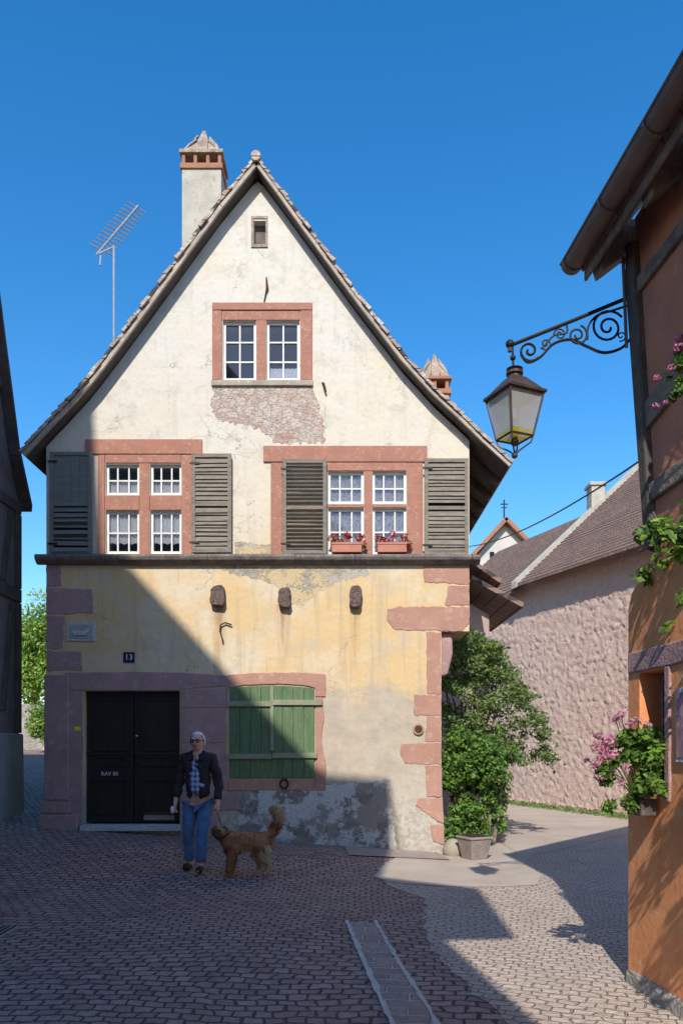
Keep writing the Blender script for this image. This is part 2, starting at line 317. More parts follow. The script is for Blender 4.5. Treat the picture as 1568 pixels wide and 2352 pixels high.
def fpx(pts): return [(fx(a),fz(b)) for a,b in pts]
def evalmesh(o):
    dg=bpy.context.evaluated_depsgraph_get(); dg.update()
    me=bpy.data.meshes.new_from_object(o.evaluated_get(dg)); o.modifiers.clear(); o.data=me; return o
def cutout(o,cu):
    bo=o.modifiers.new('b','BOOLEAN'); bo.operation='DIFFERENCE'; bo.object=cu; bo.solver='EXACT'
    evalmesh(o); bpy.data.objects.remove(cu)
# ---------------- ground
xs=sorted(set([-150,-80,-40,-20,-14]+[round(-10+0.25*i,3) for i in range(81)]+[14,20,40,80,150]))
ys=sorted(set([-60,-20,-8]+[round(0+0.25*i,3) for i in range(97)]+[26,28,30,32,40,60,100,250]))
g=MB(); nx=len(xs)
g.add([(x,y,gz(x,y)) for y in ys for x in xs],[(j*nx+i,j*nx+i+1,(j+1)*nx+i+1,(j+1)*nx+i) for j in range(len(ys)-1) for i in range(nx-1)])
o=g.build('ground',cob,smooth=True,recalc=False); o['kind']='structure'
def strip(name,rows,mat,dz=0.004,step=0.12,cols=14,wob=0.0):
    g=MB()
    Y=np.arange(rows[0][0],rows[-1][0],step)
    a=np.array(rows)
    xl=np.interp(Y,a[:,0],a[:,1]); xr=np.interp(Y,a[:,0],a[:,2]); xl=xl+rng.normal(0,wob,len(Y)); xr=xr+rng.normal(0,wob,len(Y))
    vs=[(l+(r-l)*k/cols,yy,gz(l+(r-l)*k/cols,yy)+dz) for yy,l,r in zip(Y,xl,xr) for k in range(cols+1)]
    c=cols+1
    g.add(vs,[(j*c+i,j*c+i+1,(j+1)*c+i+1,(j+1)*c+i) for j in range(len(Y)-1) for i in range(cols)])
    o=g.build(name,mat,smooth=True,recalc=False); o['kind']='structure'; return o
strip('path',[(2.0,1.35,3.4),(4.6,1.0,3.3),(5.4,.86,3.3),(6.3,0.72,3.3),(7.3,0.78,3.4),(8.3,0.9,3.5),(9.0,0.55,3.8),(9.5,.5,4.2),(9.6,2.0,4.3),(11,2.3,5.2),(12.3,3.0,6.2),(14,4.4,7.2),(15.5,6.0,7.6)],lcob,0.005,cols=20,wob=0.02)
strip('pavement',[(9.0,1.3,1.9),(9.15,0.7,2.35),(9.5,0.40,2.45),(10,0.45,2.55),(11,0.75,2.6),(11.7,1.1,2.9),(12.3,1.3,3.5),(14,1.3,4.9),(16,1.3,7.0),(18.5,1.3,6.7),(26,1.3,5)],asph,0.010,wob=0.02)
GR=[(2.4,0.46,0.76),(4.6,0.28,0.58),(6,0.14,0.44),(7.3,0.03,0.33)]
strip('gutter_channel',GR,drain,0.009,0.1,6,0.0)
strip('gutter_edge',[(y,a-.0,a+.035) for y,a,b in GR],edgest,0.014,0.09,1,0.006)
strip('gutter_edge',[(y,b-.035,b+.0) for y,a,b in GR],edgest,0.014,0.09,1,0.006)
# ---------------- main house
house=thing('gabled_house',(-1.3,12,0.2),'old cream and yellow plastered gable house with pink sandstone trim','house')
YR=11.72
def rp(pts): return [((a-HX)/F*YR,CH-(b-HY)/F*YR) for a,b in pts]
Lr=rp([(588,356),(500,463),(420,572),(340,682),(262,787),(205,862),(155,918),(105,970),(45,1036)])
Rr=rp([(588,356),(645,432),(700,508),(820,672),(930,815),(1000,892),(1060,948),(1115,1002),(1178,1060)])
def zprof(x):
    pr=list(reversed(Lr))+Rr[1:]
    return float(np.interp(x,[p[0] for p in pr],[p[1] for p in pr]))
xl,xr=fx(107),fx(1077); xrl=fx(1013)
top=[(x,zprof(x)-0.16) for x in np.linspace(xl,xr,40)]
apx=Lr[0][0]; top.append((apx,zprof(apx)-0.2)); top.sort()
poly=[(xrl,-0.3),(xrl,fz(1450)),(xr,fz(1450))]+list(reversed(top))+[(xl,-0.3)]
wall=MB().prism(poly,12.0,12.35).build('wall',wallm)
openings=[(512,588,737,873),(612,688,737,873),(583,610,507,562),
 (243,320,1066,1137),(345,417,1066,1137),(243,320,1173,1272),(345,417,1173,1272),
 (753,835,1083,1157),(855,933,1083,1157),(753,835,1167,1274),(855,933,1167,1274),(193,413,1587,1900)]
cut=MB()
for a,b,c,d in openings: cut.box(fx(a),fx(b),11.8,12.6,fz(d),fz(c))
cutout(wall,cut.build('cutter',dark)); par(wall,house)
body=[(xrl+0.0,-0.3),(xrl,fz(1450)),(xr,fz(1450))]+[(p,q) for p,q in reversed(top)]+[(xl,-0.3)]
MB().prism(body,12.36,20.5,mi=0,capmi=1).build('rear_wall',[wallm,dark],house)
def roofside(pts):
    mb=MB(); P2=[Vector(p) for p in pts]
    seg=[(P2[i+1]-P2[i]).length for i in range(len(P2)-1)]; L=sum(seg); n=int(L/0.15)
    def at(s):
        for i,l in enumerate(seg):
            if s<=l or i==len(seg)-1:
                return P2[i].lerp(P2[i+1],s/l),(P2[i+1]-P2[i]).normalized()
            s-=l
    rr=random.Random(3)
    for i in range(n):
        a,d1=at(L*i/n); b,d2=at(min(L,L*(i+1)/n+0.02)); nn=Vector((-d1.y,d1.x)); nn=nn if nn.y>0 else -nn
        t=0.020+rr.uniform(-.010,.016); y0=YR+rr.uniform(-0.035,0.02); wob=rr.uniform(-.010,.010)
        q=[a-nn*0.035,a+nn*(0.0+wob),b+nn*t,b-nn*0.025]
        mb.prism([(v.x,v.y) for v in q],y0,20.7)
    return mb
roof=roofside(Lr); r2=roofside(Rr); roof.add(r2.v,r2.f,0); roof.m=[0]*len(roof.f)
for i in range(16):
    y=YR-0.04+i*0.57; roof.tube([(apx,y,Lr[0][1]-0.03),(apx,y+0.6,Lr[0][1]-0.015)],[0.075,0.065],10,0)
roofo=roof.build('roof',tile,house,bevel=0)
def under(pts,o0,o1,y0,y1,mb):
    for i in range(len(pts)-1):
        a=Vector(pts[i]);b=Vector(pts[i+1]);d=(b-a).normalized();n=Vector((-d.y,d.x)); n=n if n.y<0 else -n
        mb.prism([tuple(a+n*o0),tuple(b+n*o0+d*.004),tuple(b+n*o1+d*.004),tuple(a+n*o1)],y0,y1)
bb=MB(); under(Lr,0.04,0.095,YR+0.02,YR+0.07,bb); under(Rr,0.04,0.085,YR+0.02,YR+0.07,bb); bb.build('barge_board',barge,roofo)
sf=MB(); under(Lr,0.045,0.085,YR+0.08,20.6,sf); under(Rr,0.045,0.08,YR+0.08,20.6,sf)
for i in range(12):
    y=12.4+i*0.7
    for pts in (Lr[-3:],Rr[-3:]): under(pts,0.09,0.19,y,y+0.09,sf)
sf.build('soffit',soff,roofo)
def prismcap(mb,cx,cy,z0,w,h,mi,seed=1):
    rr_=random.Random(seed)
    def tilt(base,top,t,wb,wt,th):
        nn=(top-base).cross(t).normalized()*th
        vs=[base-t*wb,base+t*wb,base.lerp(top,.55)+t*wb*.92,top+t*wt,top-t*wt,base.lerp(top,.55)-t*wb*.92]; vs+=[v+nn for v in vs]
        mb.add(vs,[(0,1,2,5),(5,2,3,4),(6,11,8,7),(11,10,9,8),(0,5,11,6),(5,4,10,11),(4,3,9,10),(3,2,8,9),(2,1,7,8),(1,0,6,7)],mi)
    for side in (-1,1):
        for j in range(3):
            xx=w*(-.33+.33*j)
            hh=h*(.98 if j==1 else .74)*rr_.uniform(.95,1.05)
            lean=(j-1)*-.16*w
            tilt(Vector((cx+xx,cy+side*w*.42,z0)),Vector((cx+xx+lean,cy+side*w*.05,z0+hh)),Vector((1,0,0)),w*.145,w*.035,.03)
            tilt(Vector((cx+side*w*.5,cy+xx*.8,z0)),Vector((cx+side*w*.16,cy+xx*.4,z0+hh*.86)),Vector((0,1,0)),w*.12,w*.03,.03)
yc=14.0; k=yc/F
cx=(463-HX)*k; w=90*k; z_=lambda py:CH-(py-HY)*k
c=MB(); c.box(cx-w/2,cx+w/2,yc,yc+.6,z_(900),z_(388)); c.box(cx-w/2-.03,cx+w/2+.03,yc-.03,yc+.63,z_(388),z_(376),1)
for dx in (-.5,-.2,.12,.42): c.box(cx+w*dx,cx+w*dx+.06,yc-.01,yc+.1,z_(376),z_(354),1); c.box(cx+w*dx,cx+w*dx+.06,yc+.5,yc+.6,z_(376),z_(354),1)
c.box(cx-w/2-.04,cx+w/2+.04,yc-.05,yc+.64,z_(354),z_(346),2); prismcap(c,cx,yc+.3,z_(346),w*.98,(346-274)*k,2)
c.build('chimney',[chimpl,terr,tilecap],roofo,bevel=0.006,label='tall rendered chimney with clay tile crown')
yc=15.0;k=yc/F; z_=lambda py:CH-(py-HY)*k; cx=(1000-HX)*k; w=.52
c=MB(); c.box(cx-w/2,cx+w/2,yc,yc+.5,6.4,z_(905)); c.box(cx-w/2-.04,cx+w/2+.04,yc-.04,yc+.54,z_(905),z_(894),1)
for dx in (-.5,-.1,.36): c.box(cx+w*dx,cx+w*dx+.07,yc,yc+.5,z_(894),z_(872),1)
c.box(cx-w/2-.05,cx+w/2+.05,yc-.05,yc+.55,z_(872),z_(865),1); prismcap(c,cx,yc+.25,z_(865),w*1.1,(865-796)*k,2,4)
c.build('chimney',[chimpl,terr,tilecap],roofo,bevel=0.006,label='low chimney with pointed clay tile crown')
lo=MB(); r=random.Random(5); x=fx(88); 
while x<fx(1100):
    w=r.uniform(.9,1.5); x2=min(x+w,fx(1100)); dz=r.uniform(-.006,.006)
    lo.prism([(11.84,fz(1284)+dz),(11.86,fz(1278)+dz),(11.999,fz(1275)+dz),(11.999,fz(1298)),(11.93,fz(1298)),(11.86,fz(1290))],x,x2-.004,fn=lambda p,q,a:(a,p,q)); x=x2
lo.build('ledge',ledgem,house,bevel=0.006)
def sbox(mb,a,b,c_,d,pr=0.03,mi=0,back=12.01): mb.box(fx(a),fx(b),12-pr,back,fz(d),fz(c_),mi)
def sashset(name,ops,rows,cols,frame_boxes,fmat,cur,label,curt=None):
    s=MB()
    for a,b,c_,d in ops:
        x0,x1,z0,z1=fx(a),fx(b),fz(d),fz(c_); Y0=12.05; t=.04
        s.box(x0,x0+t,Y0,Y0+.05,z0,z1);s.box(x1-t,x1,Y0,Y0+.05,z0,z1);s.box(x0+t,x1-t,Y0,Y0+.05,z0,z0+t+.01);s.box(x0+t,x1-t,Y0,Y0+.05,z1-t,z1)
        for i in range(1,cols):
            xx=x0+(x1-x0)*i/cols; s.box(xx-.011,xx+.011,Y0+.005,Y0+.04,z0+t,z1-t)
        for i in range(1,rows):
            zz=z0+(z1-z0)*i/rows; s.box(x0+t,x1-t,Y0+.007,Y0+.038,zz-.011,zz+.011)
    so=s.build(name,white,house,label=label)
    for a,b,c_,d in ops:
        MB().add([(fx(a)+.03,12.078,fz(d)+.03),(fx(b)-.03,12.078,fz(d)+.03),(fx(b)-.03,12.078,fz(c_)-.03),(fx(a)+.03,12.078,fz(c_)-.03)],[(0,1,2,3)]).build('glass',glass,so,recalc=False)
    if curt:
        for (a,b,c_,d),(f0,f1) in zip(ops,curt):
            if f1<=f0: continue
            n=36; x0,x1=fx(a)+.02,fx(b)-.02; H=fz(c_)-fz(d); z0=fz(d)+H*f0; z1=fz(d)+H*f1
            vs=[]
            for i in range(n+1):
                xx=x0+(x1-x0)*i/n; yy=12.108+.010*math.sin(i*1.3)
                vs+= [(xx,yy,z0+.025*abs(math.sin(i*.35))*(1 if f0>0.1 else 0)),(xx,yy,z1)]
            MB().add(vs,[(2*i,2*i+2,2*i+3,2*i+1) for i in range(n)]).build('curtain',cur,so,smooth=True,recalc=False)
    if frame_boxes:
        fb=MB()
        for q in frame_boxes: sbox(fb,*q)
        fb.build('stone_frame',fmat,so,bevel=0.008)
    return so
w1=sashset('window',[(512,588,737,873),(612,688,737,873)],3,2,
 [(488,510,715,874,.03),(690,717,715,874,.03),(488,717,697,714,.034),(511,689,714.5,736,.015),(589,611,736.5,874,.02)],sand,curtain,'paired attic casement in red sandstone frame',curt=[(0,0),(0,.25)])
x=MB(); x.box(fx(486),fx(719),11.955,12.01,fz(888),fz(875)); x.build('sill',cement,w1,bevel=.01)
w2=sashset('window',[(243,320,1066,1137),(345,417,1066,1137),(243,320,1173,1272),(345,417,1173,1272)],2,3,
 [(197,465,1010,1044,.03),(226,242,1046,1274,.025),(418,442,1046,1274,.025),(243,417,1045,1064,.018),(321,344,1065,1274,.02),(243,320.5,1138,1172,.016),(344.5,417,1138,1172,.016)],sand,curtain,'four light window with cross mullion and lace curtains',
 curt=[(0.02,.55),(0.02,.5),(0.25,.98),(.25,.98)])
w3=sashset('window',[(753,835,1083,1157),(855,933,1083,1157),(753,835,1167,1274),(855,933,1167,1274)],2,3,
 [(605,980,1025,1062,.03),(622,649,1064,1274,.025),(934,970,1064,1274,.025),(750,933,1063,1082,.018),(836,854,1083,1274,.022),(751,835.5,1158,1166,.012),(854.5,933,1158,1166,.012)],sand,curtain2,'four light window with patterned curtains',
 curt=[(0.02,.98)]*4)
nm=MB()
for a,b in ((577,583),(610,615)): sbox(nm,a,b,503,569,.012)
sbox(nm,577,615,497,503,.014); sbox(nm,577,615,562.5,569,.02)
nm.build('attic_opening',tilecap,house,bevel=.004)
MB().box(fx(583),fx(610),12.12,12.16,fz(562),fz(507)).build('attic_shade_panel',atticm,house)  # panel closing the attic hole, coloured dark for the shade inside
def shutter(a,b,c_,d,mat,tilt,label,back=True,solid=False):
    mb=MB(); x0,x1,z0,z1=fx(a),fx(b),fz(d),fz(c_); Y0,Y1=11.90,11.955; t=.055
    mb.box(x0,x0+t,Y0,Y1,z0,z1);mb.box(x1-t,x1,Y0,Y1,z0,z1)
    mid=z0+(z1-z0)*.47
    for zz in (z0,mid,z1-t): mb.box(x0+t,x1-t,Y0+.002,Y1-.002,zz,zz+t)
    n=22; r=random.Random(int(a))
    for i in range(n):
        zc=z0+t+(z1-z0-2*t)*(i+.5)/n
        if abs(zc-mid-t/2)<.05: continue
        if solid and zc>mid: continue
        h=(z1-z0)/n*(.60 if back else .40)
        T=Matrix.Translation((0,(Y0+Y1)/2,zc))@Matrix.Rotation(tilt+r.uniform(-.09,.09),4,'X')@Matrix.Rotation(r.uniform(-.012,.012),4,'Y')
        mb.box(x0+t,x1-t,-.006,.006,-h,h,0,T)
    if solid:
        for i in range(4):
            xa=x0+t+(x1-x0-2*t)*i/4; mb.box(xa+.002,xa+(x1-x0-2*t)/4-.002,Y0+.018,Y0+.035,mid+t,z1-t)
    if back: mb.box(x0+.004,x1-.004,Y1+.003,Y1+.006,z0+.01,z1-.01,1)
    for zz in (z0+.15,z1-.15): mb.box(x0-.03,x0+.12,Y0-.008,Y0-.001,zz-.015,zz+.015,2)
    return mb.build('shutter',[mat,dark,iron],house,label=label)
shutter(120,215,1043,1275,greyw2,math.radians(-30),'grey green shutter, solid above and louvred below',True,True)
shutter(443,533,1047,1272,greyw,math.radians(-22),'weathered brown louvred shutter')
shutter(650,750,1060,1275,greyw,math.radians(-68),'weathered shutter with open slats',False)
shutter(973,1073,1058,1278,greyw,math.radians(-20),'weathered brown louvred shutter')
def patch(name,pts,mat,pr,seed,amp=.018,step=.07,label=None,bev=.01):
    o=MB().prism(rough_outline(fpx(pts),step,amp,seed),12-pr,12.01).build(name,mat,house,bevel=bev)
    if label:o['label']=label
    return o
qs=[[(107,1350),(212,1354),(216,1408),(107,1411)],[(107,1414),(150,1415),(146,1490),(107,1491)],[(107,1494),(188,1497),(190,1539),(107,1542)]]
for i,q in enumerate(qs): patch('quoin_stone',q,sand_p,.010,i,.012,.05)
patch('quoin_stone',[(107,1300),(140,1300),(142,1348),(107,1348)],sand_p,.008,9,.012,.05)
rq=[[(972,1300),(1077,1300),(1077,1343),(972,1338)],[(1028,1345),(1077,1345),(1077,1391),(1022,1391)],[(890,1400),(910,1393),(1077,1394),(1077,1430),(1062,1450),(905,1447),(888,1425)],
[(978,1452),(1012,1452),(1012,1594),(980,1594)],[(950,1596),(1012,1596),(1012,1644),(950,1643)],[(980,1646),(1012,1646),(1012,1704),(976,1703)],[(922,1708),(1012,1706),(1012,1756),(930,1754),(917,1735)]]
for i,q in enumerate(rq): patch('quoin_stone',q,quoin,.010,20+i,.012,.05)
patch('exposed_masonry',[(490,889),(560,893),(720,886),(728,930),(745,970),(744,1015),(690,1019),(630,1018),(600,985),(540,975),(500,965),(484,930)],rubble,.004,31,.035,.035,'bare rubble where the plaster has fallen off',.003)
patch('exposed_masonry',[(505,1302),(840,1302),(850,1320),(770,1338),(735,1360),(690,1392),(660,1388),(640,1345),(600,1330),(540,1322)],yelpl,.003,33,.03,.04,'crumbled grey plaster under the ledge',.002)
patch('exposed_masonry',[(538,1245),(620,1250),(625,1273),(540,1274)],yelpl,.003,34,.02,.04,None,.002)
patch('exposed_masonry',[(556,1818),(640,1812),(760,1800),(840,1798),(892,1790),(900,1850),(915,1990),(540,1990),(550,1850)],flake,.016,35,.03,.05,'flaking pale plaster plinth')
# battered foot of the corner, its face sloping smoothly out of the wall
def ysl(z,o=0): return 12.0-o-0.17*sstep((1.35-z)/1.4)
nb_i,nb_j=16,26; vs=[]
for j in range(nb_j+1):
    z=1.35-1.55*j/nb_j; lft=fx(886)+(fx(914)-fx(886))*j/nb_j+.03*mnoise.noise((z*6,0,1)); rgt=fx(1013)+.035*j/nb_j
    for i in range(nb_i+1):
        x_=lft+(rgt-lft)*i/nb_i; edge=sstep(min(1,i/2.0))
        vs.append((x_,12.004-(12.004-ysl(z,.004))*edge+.012*mnoise.noise((x_*7,z*7,5)),z))
c_=nb_i+1; b0=len(vs)
fs=[(j*c_+i,j*c_+i+1,(j+1)*c_+i+1,(j+1)*c_+i) for j in range(nb_j) for i in range(nb_i)]
vs+=[(vs[j*c_+nb_i][0],12.1,vs[j*c_+nb_i][2]) for j in range(nb_j+1)]
fs+=[(j*c_+nb_i,b0+j,b0+j+1,(j+1)*c_+nb_i) for j in range(nb_j)]
MB().add(vs,fs).build('battered_foot',wallm,house,smooth=True)
for i,q in enumerate([[(975,1758),(1013,1758),(1013,1830),(980,1830)],[(958,1833),(1014,1833),(1016,1890),(1000,1884),(955,1850)],[(985,1893),(1016,1893),(1017,1935),(990,1930)]]):
    MB().prism(rough_outline(fpx(q),.05,.012,60+i),0,1,fn=lambda p,q_,a:(p,ysl(q_,.022) if a==0 else 12.02,q_)).build('quoin_stone',quoin,house,bevel=.008)
ds=MB()
for pts in ([(150,1545),(300,1543),(420,1545),(524,1552),(524,1575),(414,1584),(414,1586),(192,1586),(150,1583)],[(150,1587),(191,1587),(191,1900),(158,1900),(158,1700),(146,1690)],
            [(415,1587),(524,1578),(520,1625),(415,1625)],[(415,1627),(519,1627),(520,1706),(415,1706)],[(415,1708),(519,1708),(524,1815),(415,1814)],[(415,1816),(550,1818),(552,1860),(415,1861)],[(415,1863),(500,1863),(500,1920),(415,1920)]):
    ds.prism(rough_outline(fpx(pts),.1,.003,44),12-.02,12.01)
ds.build('door_surround',sand_p,house,bevel=.01)
pl=MB(); sbox(pl,103,160,1550,1838,.035); pl.box(fx(98),fx(166),11.90,12.01,fz(1868),fz(1842)); pl.box(fx(96),fx(186),11.87,12.01,fz(1935),fz(1869)); pl.build('pilaster',sand_p,house,bevel=.02)
for (a,b,hand) in ((194,302,0),(304,412,1)):
    d=MB(); Y=12.12; x0,x1=fx(a),fx(b); d.box(x0,x1,Y,Y+.05,fz(1890),fz(1588))
    for (c0,d0,inset) in ((1605,1725,.0),(1737,1760,0),(1790,1872,0)):
        X0,X1,Z0,Z1=x0+.10,x1-.10,fz(d0),fz(c0)
        d.box(X0,X1,Y-.022,Y+.001,Z1-.025,Z1);d.box(X0,X1,Y-.022,Y+.001,Z0,Z0+.025);d.box(X0,X0+.025,Y-.022,Y+.001,Z0+.025,Z1-.025);d.box(X1-.025,X1,Y-.022,Y+.001,Z0+.025,Z1-.025)
    d.box(x0,x1,Y-.02,Y+.001,fz(1735),fz(1729)); 
    do=d.build('door',doorm,house,bevel=.004)
    if hand:
        h=MB(); h.tube([(x0+.06,Y-.04,fz(1740)),(x0+.06,Y-.06,fz(1750)),(x0+.06,Y-.04,fz(1765))],.012); h.box(x0+.03,x0+.09,Y-.01,Y-.0,fz(1775),fz(1725)); h.build('handle',iron,do)
        h=MB(); h.box(x0+.15,x1-.1,Y-.004,Y-.0005,fz(1885),fz(1868)); h.build('kick_plate',stonep,do)
    else:
        h=MB(); h.ball((x1+.06,Y-.03,fz(1690)),(.02,.02,.012)); h.build('knob',wht,do,smooth=True)
st=MB(); st.box(fx(190),fx(416),11.86,12.14,fz(1907),fz(1894)); st.build('threshold',whitestone,house,bevel=.008)
def text(body,size,loc,mat,parent,name):
    cu=bpy.data.curves.new(name,'FONT'); cu.body=body; cu.size=size; cu.extrude=.001; cu.align_x='CENTER'; cu.align_y='CENTER'
    t=bpy.data.objects.new(name,cu); COL.objects.link(t); dg=bpy.context.evaluated_depsgraph_get(); me=bpy.data.meshes.new_from_object(t.evaluated_get(dg)); bpy.data.objects.remove(t)
    me.transform(Matrix.Translation(loc)@Matrix.Rotation(math.pi/2,4,'X')); me.materials.clear(); me.materials.append(mat)
    o=bpy.data.objects.new(name,me); COL.objects.link(o); par(o,parent); return o
text('RAV 80',.085,(fx(248),12.095,fz(1778)),wht,house,'door_lettering')
np_=thing('house_number_plate',(fx(297),12,fz(1522)),'small dark blue enamel house number plate on plaster','number plate')
MB().box(fx(284),fx(310),11.985,11.999,fz(1522),fz(1498)).build('plate',blue,np_,bevel=.003); text('13',.125,(fx(297),11.983,fz(1510)),wht,np_,'number')
pq=thing('relief_plaque',(fx(188),12,fz(1473)),'small pale stone plaque with carved relief on wall','plaque')
m_=MB(); sbox(m_,155,220,1429,1473,.02,0,11.999); m_.build('plaque_border',whitestone,pq,bevel=.006)
m_=MB(); m_.box(fx(161),fx(214),11.972,11.979,fz(1467),fz(1435),0); m_.prism(fpx([(168,1450),(180,1446),(188,1452),(205,1444),(208,1448),(200,1460),(172,1460)]),11.95,11.972,mi=1); m_.build('relief',[M('plaque_field',(0.3,0.3,0.3),(0.4,0.4,0.4),20),whitestone],pq,bevel=.004)
m_=MB(); sbox(m_,173,187,1669,1678,.024,0,11.979); tag(m_.build('sticker',yel),'small yellow sticker on the stone door jamb','sticker')
gw=MB(); gx=np.linspace(527,722,9)
def arch(px): return 1575+ ((px-625)/98.0)**2*6
for i in range(8):
    a,b=gx[i]+.5,gx[i+1]-.5
    if i==3: b-=1
    gw.prism(fpx([(a,1786),(b,1786),(b,arch(b)),(a,arch(a))]),11.965+(.004 if i%2 else 0),11.999)
gwo=gw.build('window_shutter',greenp,house,bevel=.003,label='pair of green plank shutters, closed')
fr=MB()
for pts in ([(522,1550),(600,1545),(690,1545),(748,1549),(747,1600),(724,1600),(724,1580),(690,1573),(625,1571),(560,1573),(526,1580),(526,1577)],[(724,1601),(741,1602),(744,1650),(738,1700),(748,1755),(748,1816),(724,1816)],[(526,1788),(723,1788),(723,1815),(526,1815)]): fr.prism(rough_outline(fpx(pts),.09,.006,3),11.975,12.01)
fr.build('stone_frame',quoin,gwo,bevel=.006)
br=MB()
for a,b,z in ((524,624,1737),(626,728,1735),(524,624,1617),(626,740,1614)): br.box(fx(a),fx(b),11.93,11.963,fz(z+6),fz(z-6))
br.box(fx(621),fx(629),11.94,11.961,fz(1725),fz(1577)); br.build('bar',barw,gwo,bevel=.004)
rg=MB(); rg.tube([(fx(653)+.06*math.cos(t),11.95,fz(1800)+.07*math.sin(t)) for t in np.linspace(0,6.2,14)],.014); rg.build('iron_ring',iron,house)
for a,b,c_,d,s_ in ((486,518,1348,1394,1),(640,668,1352,1398,2),(802,829,1348,1398,3)):
    m_=MB(); x0,x1,z0,z1=fx(a),fx(b),fz(d),fz(c_)
    pts=[(x0,z0+.04),(x0+.04,z0),(x1-.03,z0),(x1,z0+.05),(x1,z1-.03),(x1-.04,z1),(x0+.04,z1-.01),(x0,z1-.06)]
    m_.prism(rough_outline(pts,.06,.012,s_),11.87,12.01); m_.build('corbel',M('corbel_stone%d'%s_,(0.17,0.115,0.095),(0.09,0.065,0.055),12,.95,1.0,22,.04,c3=(.28,.22,.17)),house,bevel=.02)
hk=MB(); hk.tube([(fx(513),12.0,fz(1480)),(fx(512),11.97,fz(1470)),(fx(506),11.96,fz(1450)),(fx(508),11.96,fz(1436)),(fx(518),11.96,fz(1431)),(fx(533),11.96,fz(1436))],.012); hk.build('iron_hook',rust,house)
MB().tube([(fx(741),12.0,fz(880)),(fx(743),11.95,fz(884)),(fx(748),11.95,fz(903))],.018).build('iron_anchor',rust,house)
MB().tube([(fx(612),11.99,fz(638)),(fx(614),11.97,fz(665)),(fx(611),11.98,fz(675)),(fx(604),11.99,fz(708))],[.01,.022,.012,.009]).build('iron_anchor',rust,house)
vt=MB(); vt.tube([(fx(960),11.96,fz(1675)),(fx(960),12.01,fz(1675))],.085,16); vt.tube([(fx(960),11.955,fz(1675)),(fx(960),11.959,fz(1675))],.06,16,1); vt.build('vent',[quoin,rust],house,bevel=.008)
cb=MB(); cb.prism(fpx([(1013,1452),(1040,1452),(1042,1500),(1030,1548),(1013,1552)]),12.1,12.5); cb.build('corbel_stone',sand_p,house,bevel=.03)
# ---------------- foliage helper
def leaves(name,clumps,count,size,mats,parent,weights=None,flat=0.0,seed=1):
    r=np.random.default_rng(seed); vols=np.array([c[1][0]*c[1][1]*c[1][2] for c in clumps])**.7; pr=vols/vols.sum()
    idx=r.choice(len(clumps),count,p=pr)
    C=np.array([c[0] for c in clumps],float)[idx]; R=np.array([c[1] for c in clumps],float)[idx]
    d=r.normal(size=(count,3)); d/=np.linalg.norm(d,axis=1)[:,None]; rad=r.uniform(0.2,1.12,count)**.6
    c=C+d*R*rad[:,None]
    n=d*0.6+r.normal(size=(count,3))*.6+np.array([0,-.15,.35]); n/=np.linalg.norm(n,axis=1)[:,None]
    a=np.cross(n,r.normal(size=(count,3))); a/=np.linalg.norm(a,axis=1)[:,None]; b=np.cross(n,a)
    s=size*r.uniform(.6,1.4,count)[:,None]
    V=np.stack([c-a*s,c-b*s*.55+a*s*.1,c+a*s+n*s*.15,c+b*s*.55+a*s*.1],1).reshape(-1,3)
    me=bpy.data.meshes.new(name); me.from_pydata(V.tolist(),[],[(4*i,4*i+1,4*i+2,4*i+3) for i in range(count)])
    for m in mats: me.materials.append(m)
    w=np.array(weights or [1]*len(mats),float); mi=r.choice(len(mats),count,p=w/w.sum()); me.polygons.foreach_set('material_index',mi); me.update()
    o=bpy.data.objects.new(name,me); COL.objects.link(o)
    if parent: par(o,parent)
    return o
def clumpy(c,R,n,r,seed,sq=1.0):
    rr=random.Random(seed); out=[]
    for i in range(n):
        d=Vector((rr.gauss(0,1),rr.gauss(0,1),rr.gauss(0,1))).normalized()*rr.uniform(.3,1)
        q=rr.uniform(.6,1.3)*r; out.append(((c[0]+d.x*R[0],c[1]+d.y*R[1],c[2]+d.z*R[2]),(q,q,q*sq)))
    return out
for i,(a,b,mm) in enumerate(((762,830,redm),(866,932,redm))):
    fb=thing('flower_box',(fx((a+b)/2),11.95,fz(1276)),'terracotta coloured window box with red and white geraniums','flower box',group='window boxes on the ledge')
    m_=MB(); m_.box(fx(a),fx(b),11.86,11.99,fz(1273),fz(1253)); m_.box(fx(a)-.008,fx(b)+.008,11.852,11.998,fz(1256),fz(1251)); m_.build('planter',planter,fb,bevel=.005)
    cl=[((fx(q),11.90,fz(z)),(.07,.05,.06)) for q,z in ((a+2,1240),((a+b)/2+3,1234),(b-4,1238),(b+2,1255),((a+b)/2-15,1246))]
    leaves('flowers',cl,300,.026,[redm,whp,lg[1]],fb,[3,.8,1],seed=40+i)
# ---------------- TV antenna
an=thing('tv_antenna',(-4.11,14,6.2),'aluminium television aerial on a thin mast above roof','antenna')
A=lambda px,py:P(px,py,14)
m_=MB(); m_.tube([(A(262,0).x,14,6.0),A(262,565)],.022); m_.build('mast',alu,an)
m_=MB(); m_.tube([A(222,585),A(318,472)],.018); m_.tube([A(230,610),A(232,588)],.02); m_.tube([A(228,583),A(262,567)],.016); m_.build('boom',alu,an)
m_=MB()
for i in range(14):
    t=i/13; c0=A(232,573).lerp(A(314,476),t); h=.17-.03*t
    m_.tube([c0+Vector((-h,-.1,.03)),c0+Vector((h,.1,-.03))],.012,6)
m_.build('aerial_elements',alu,an)
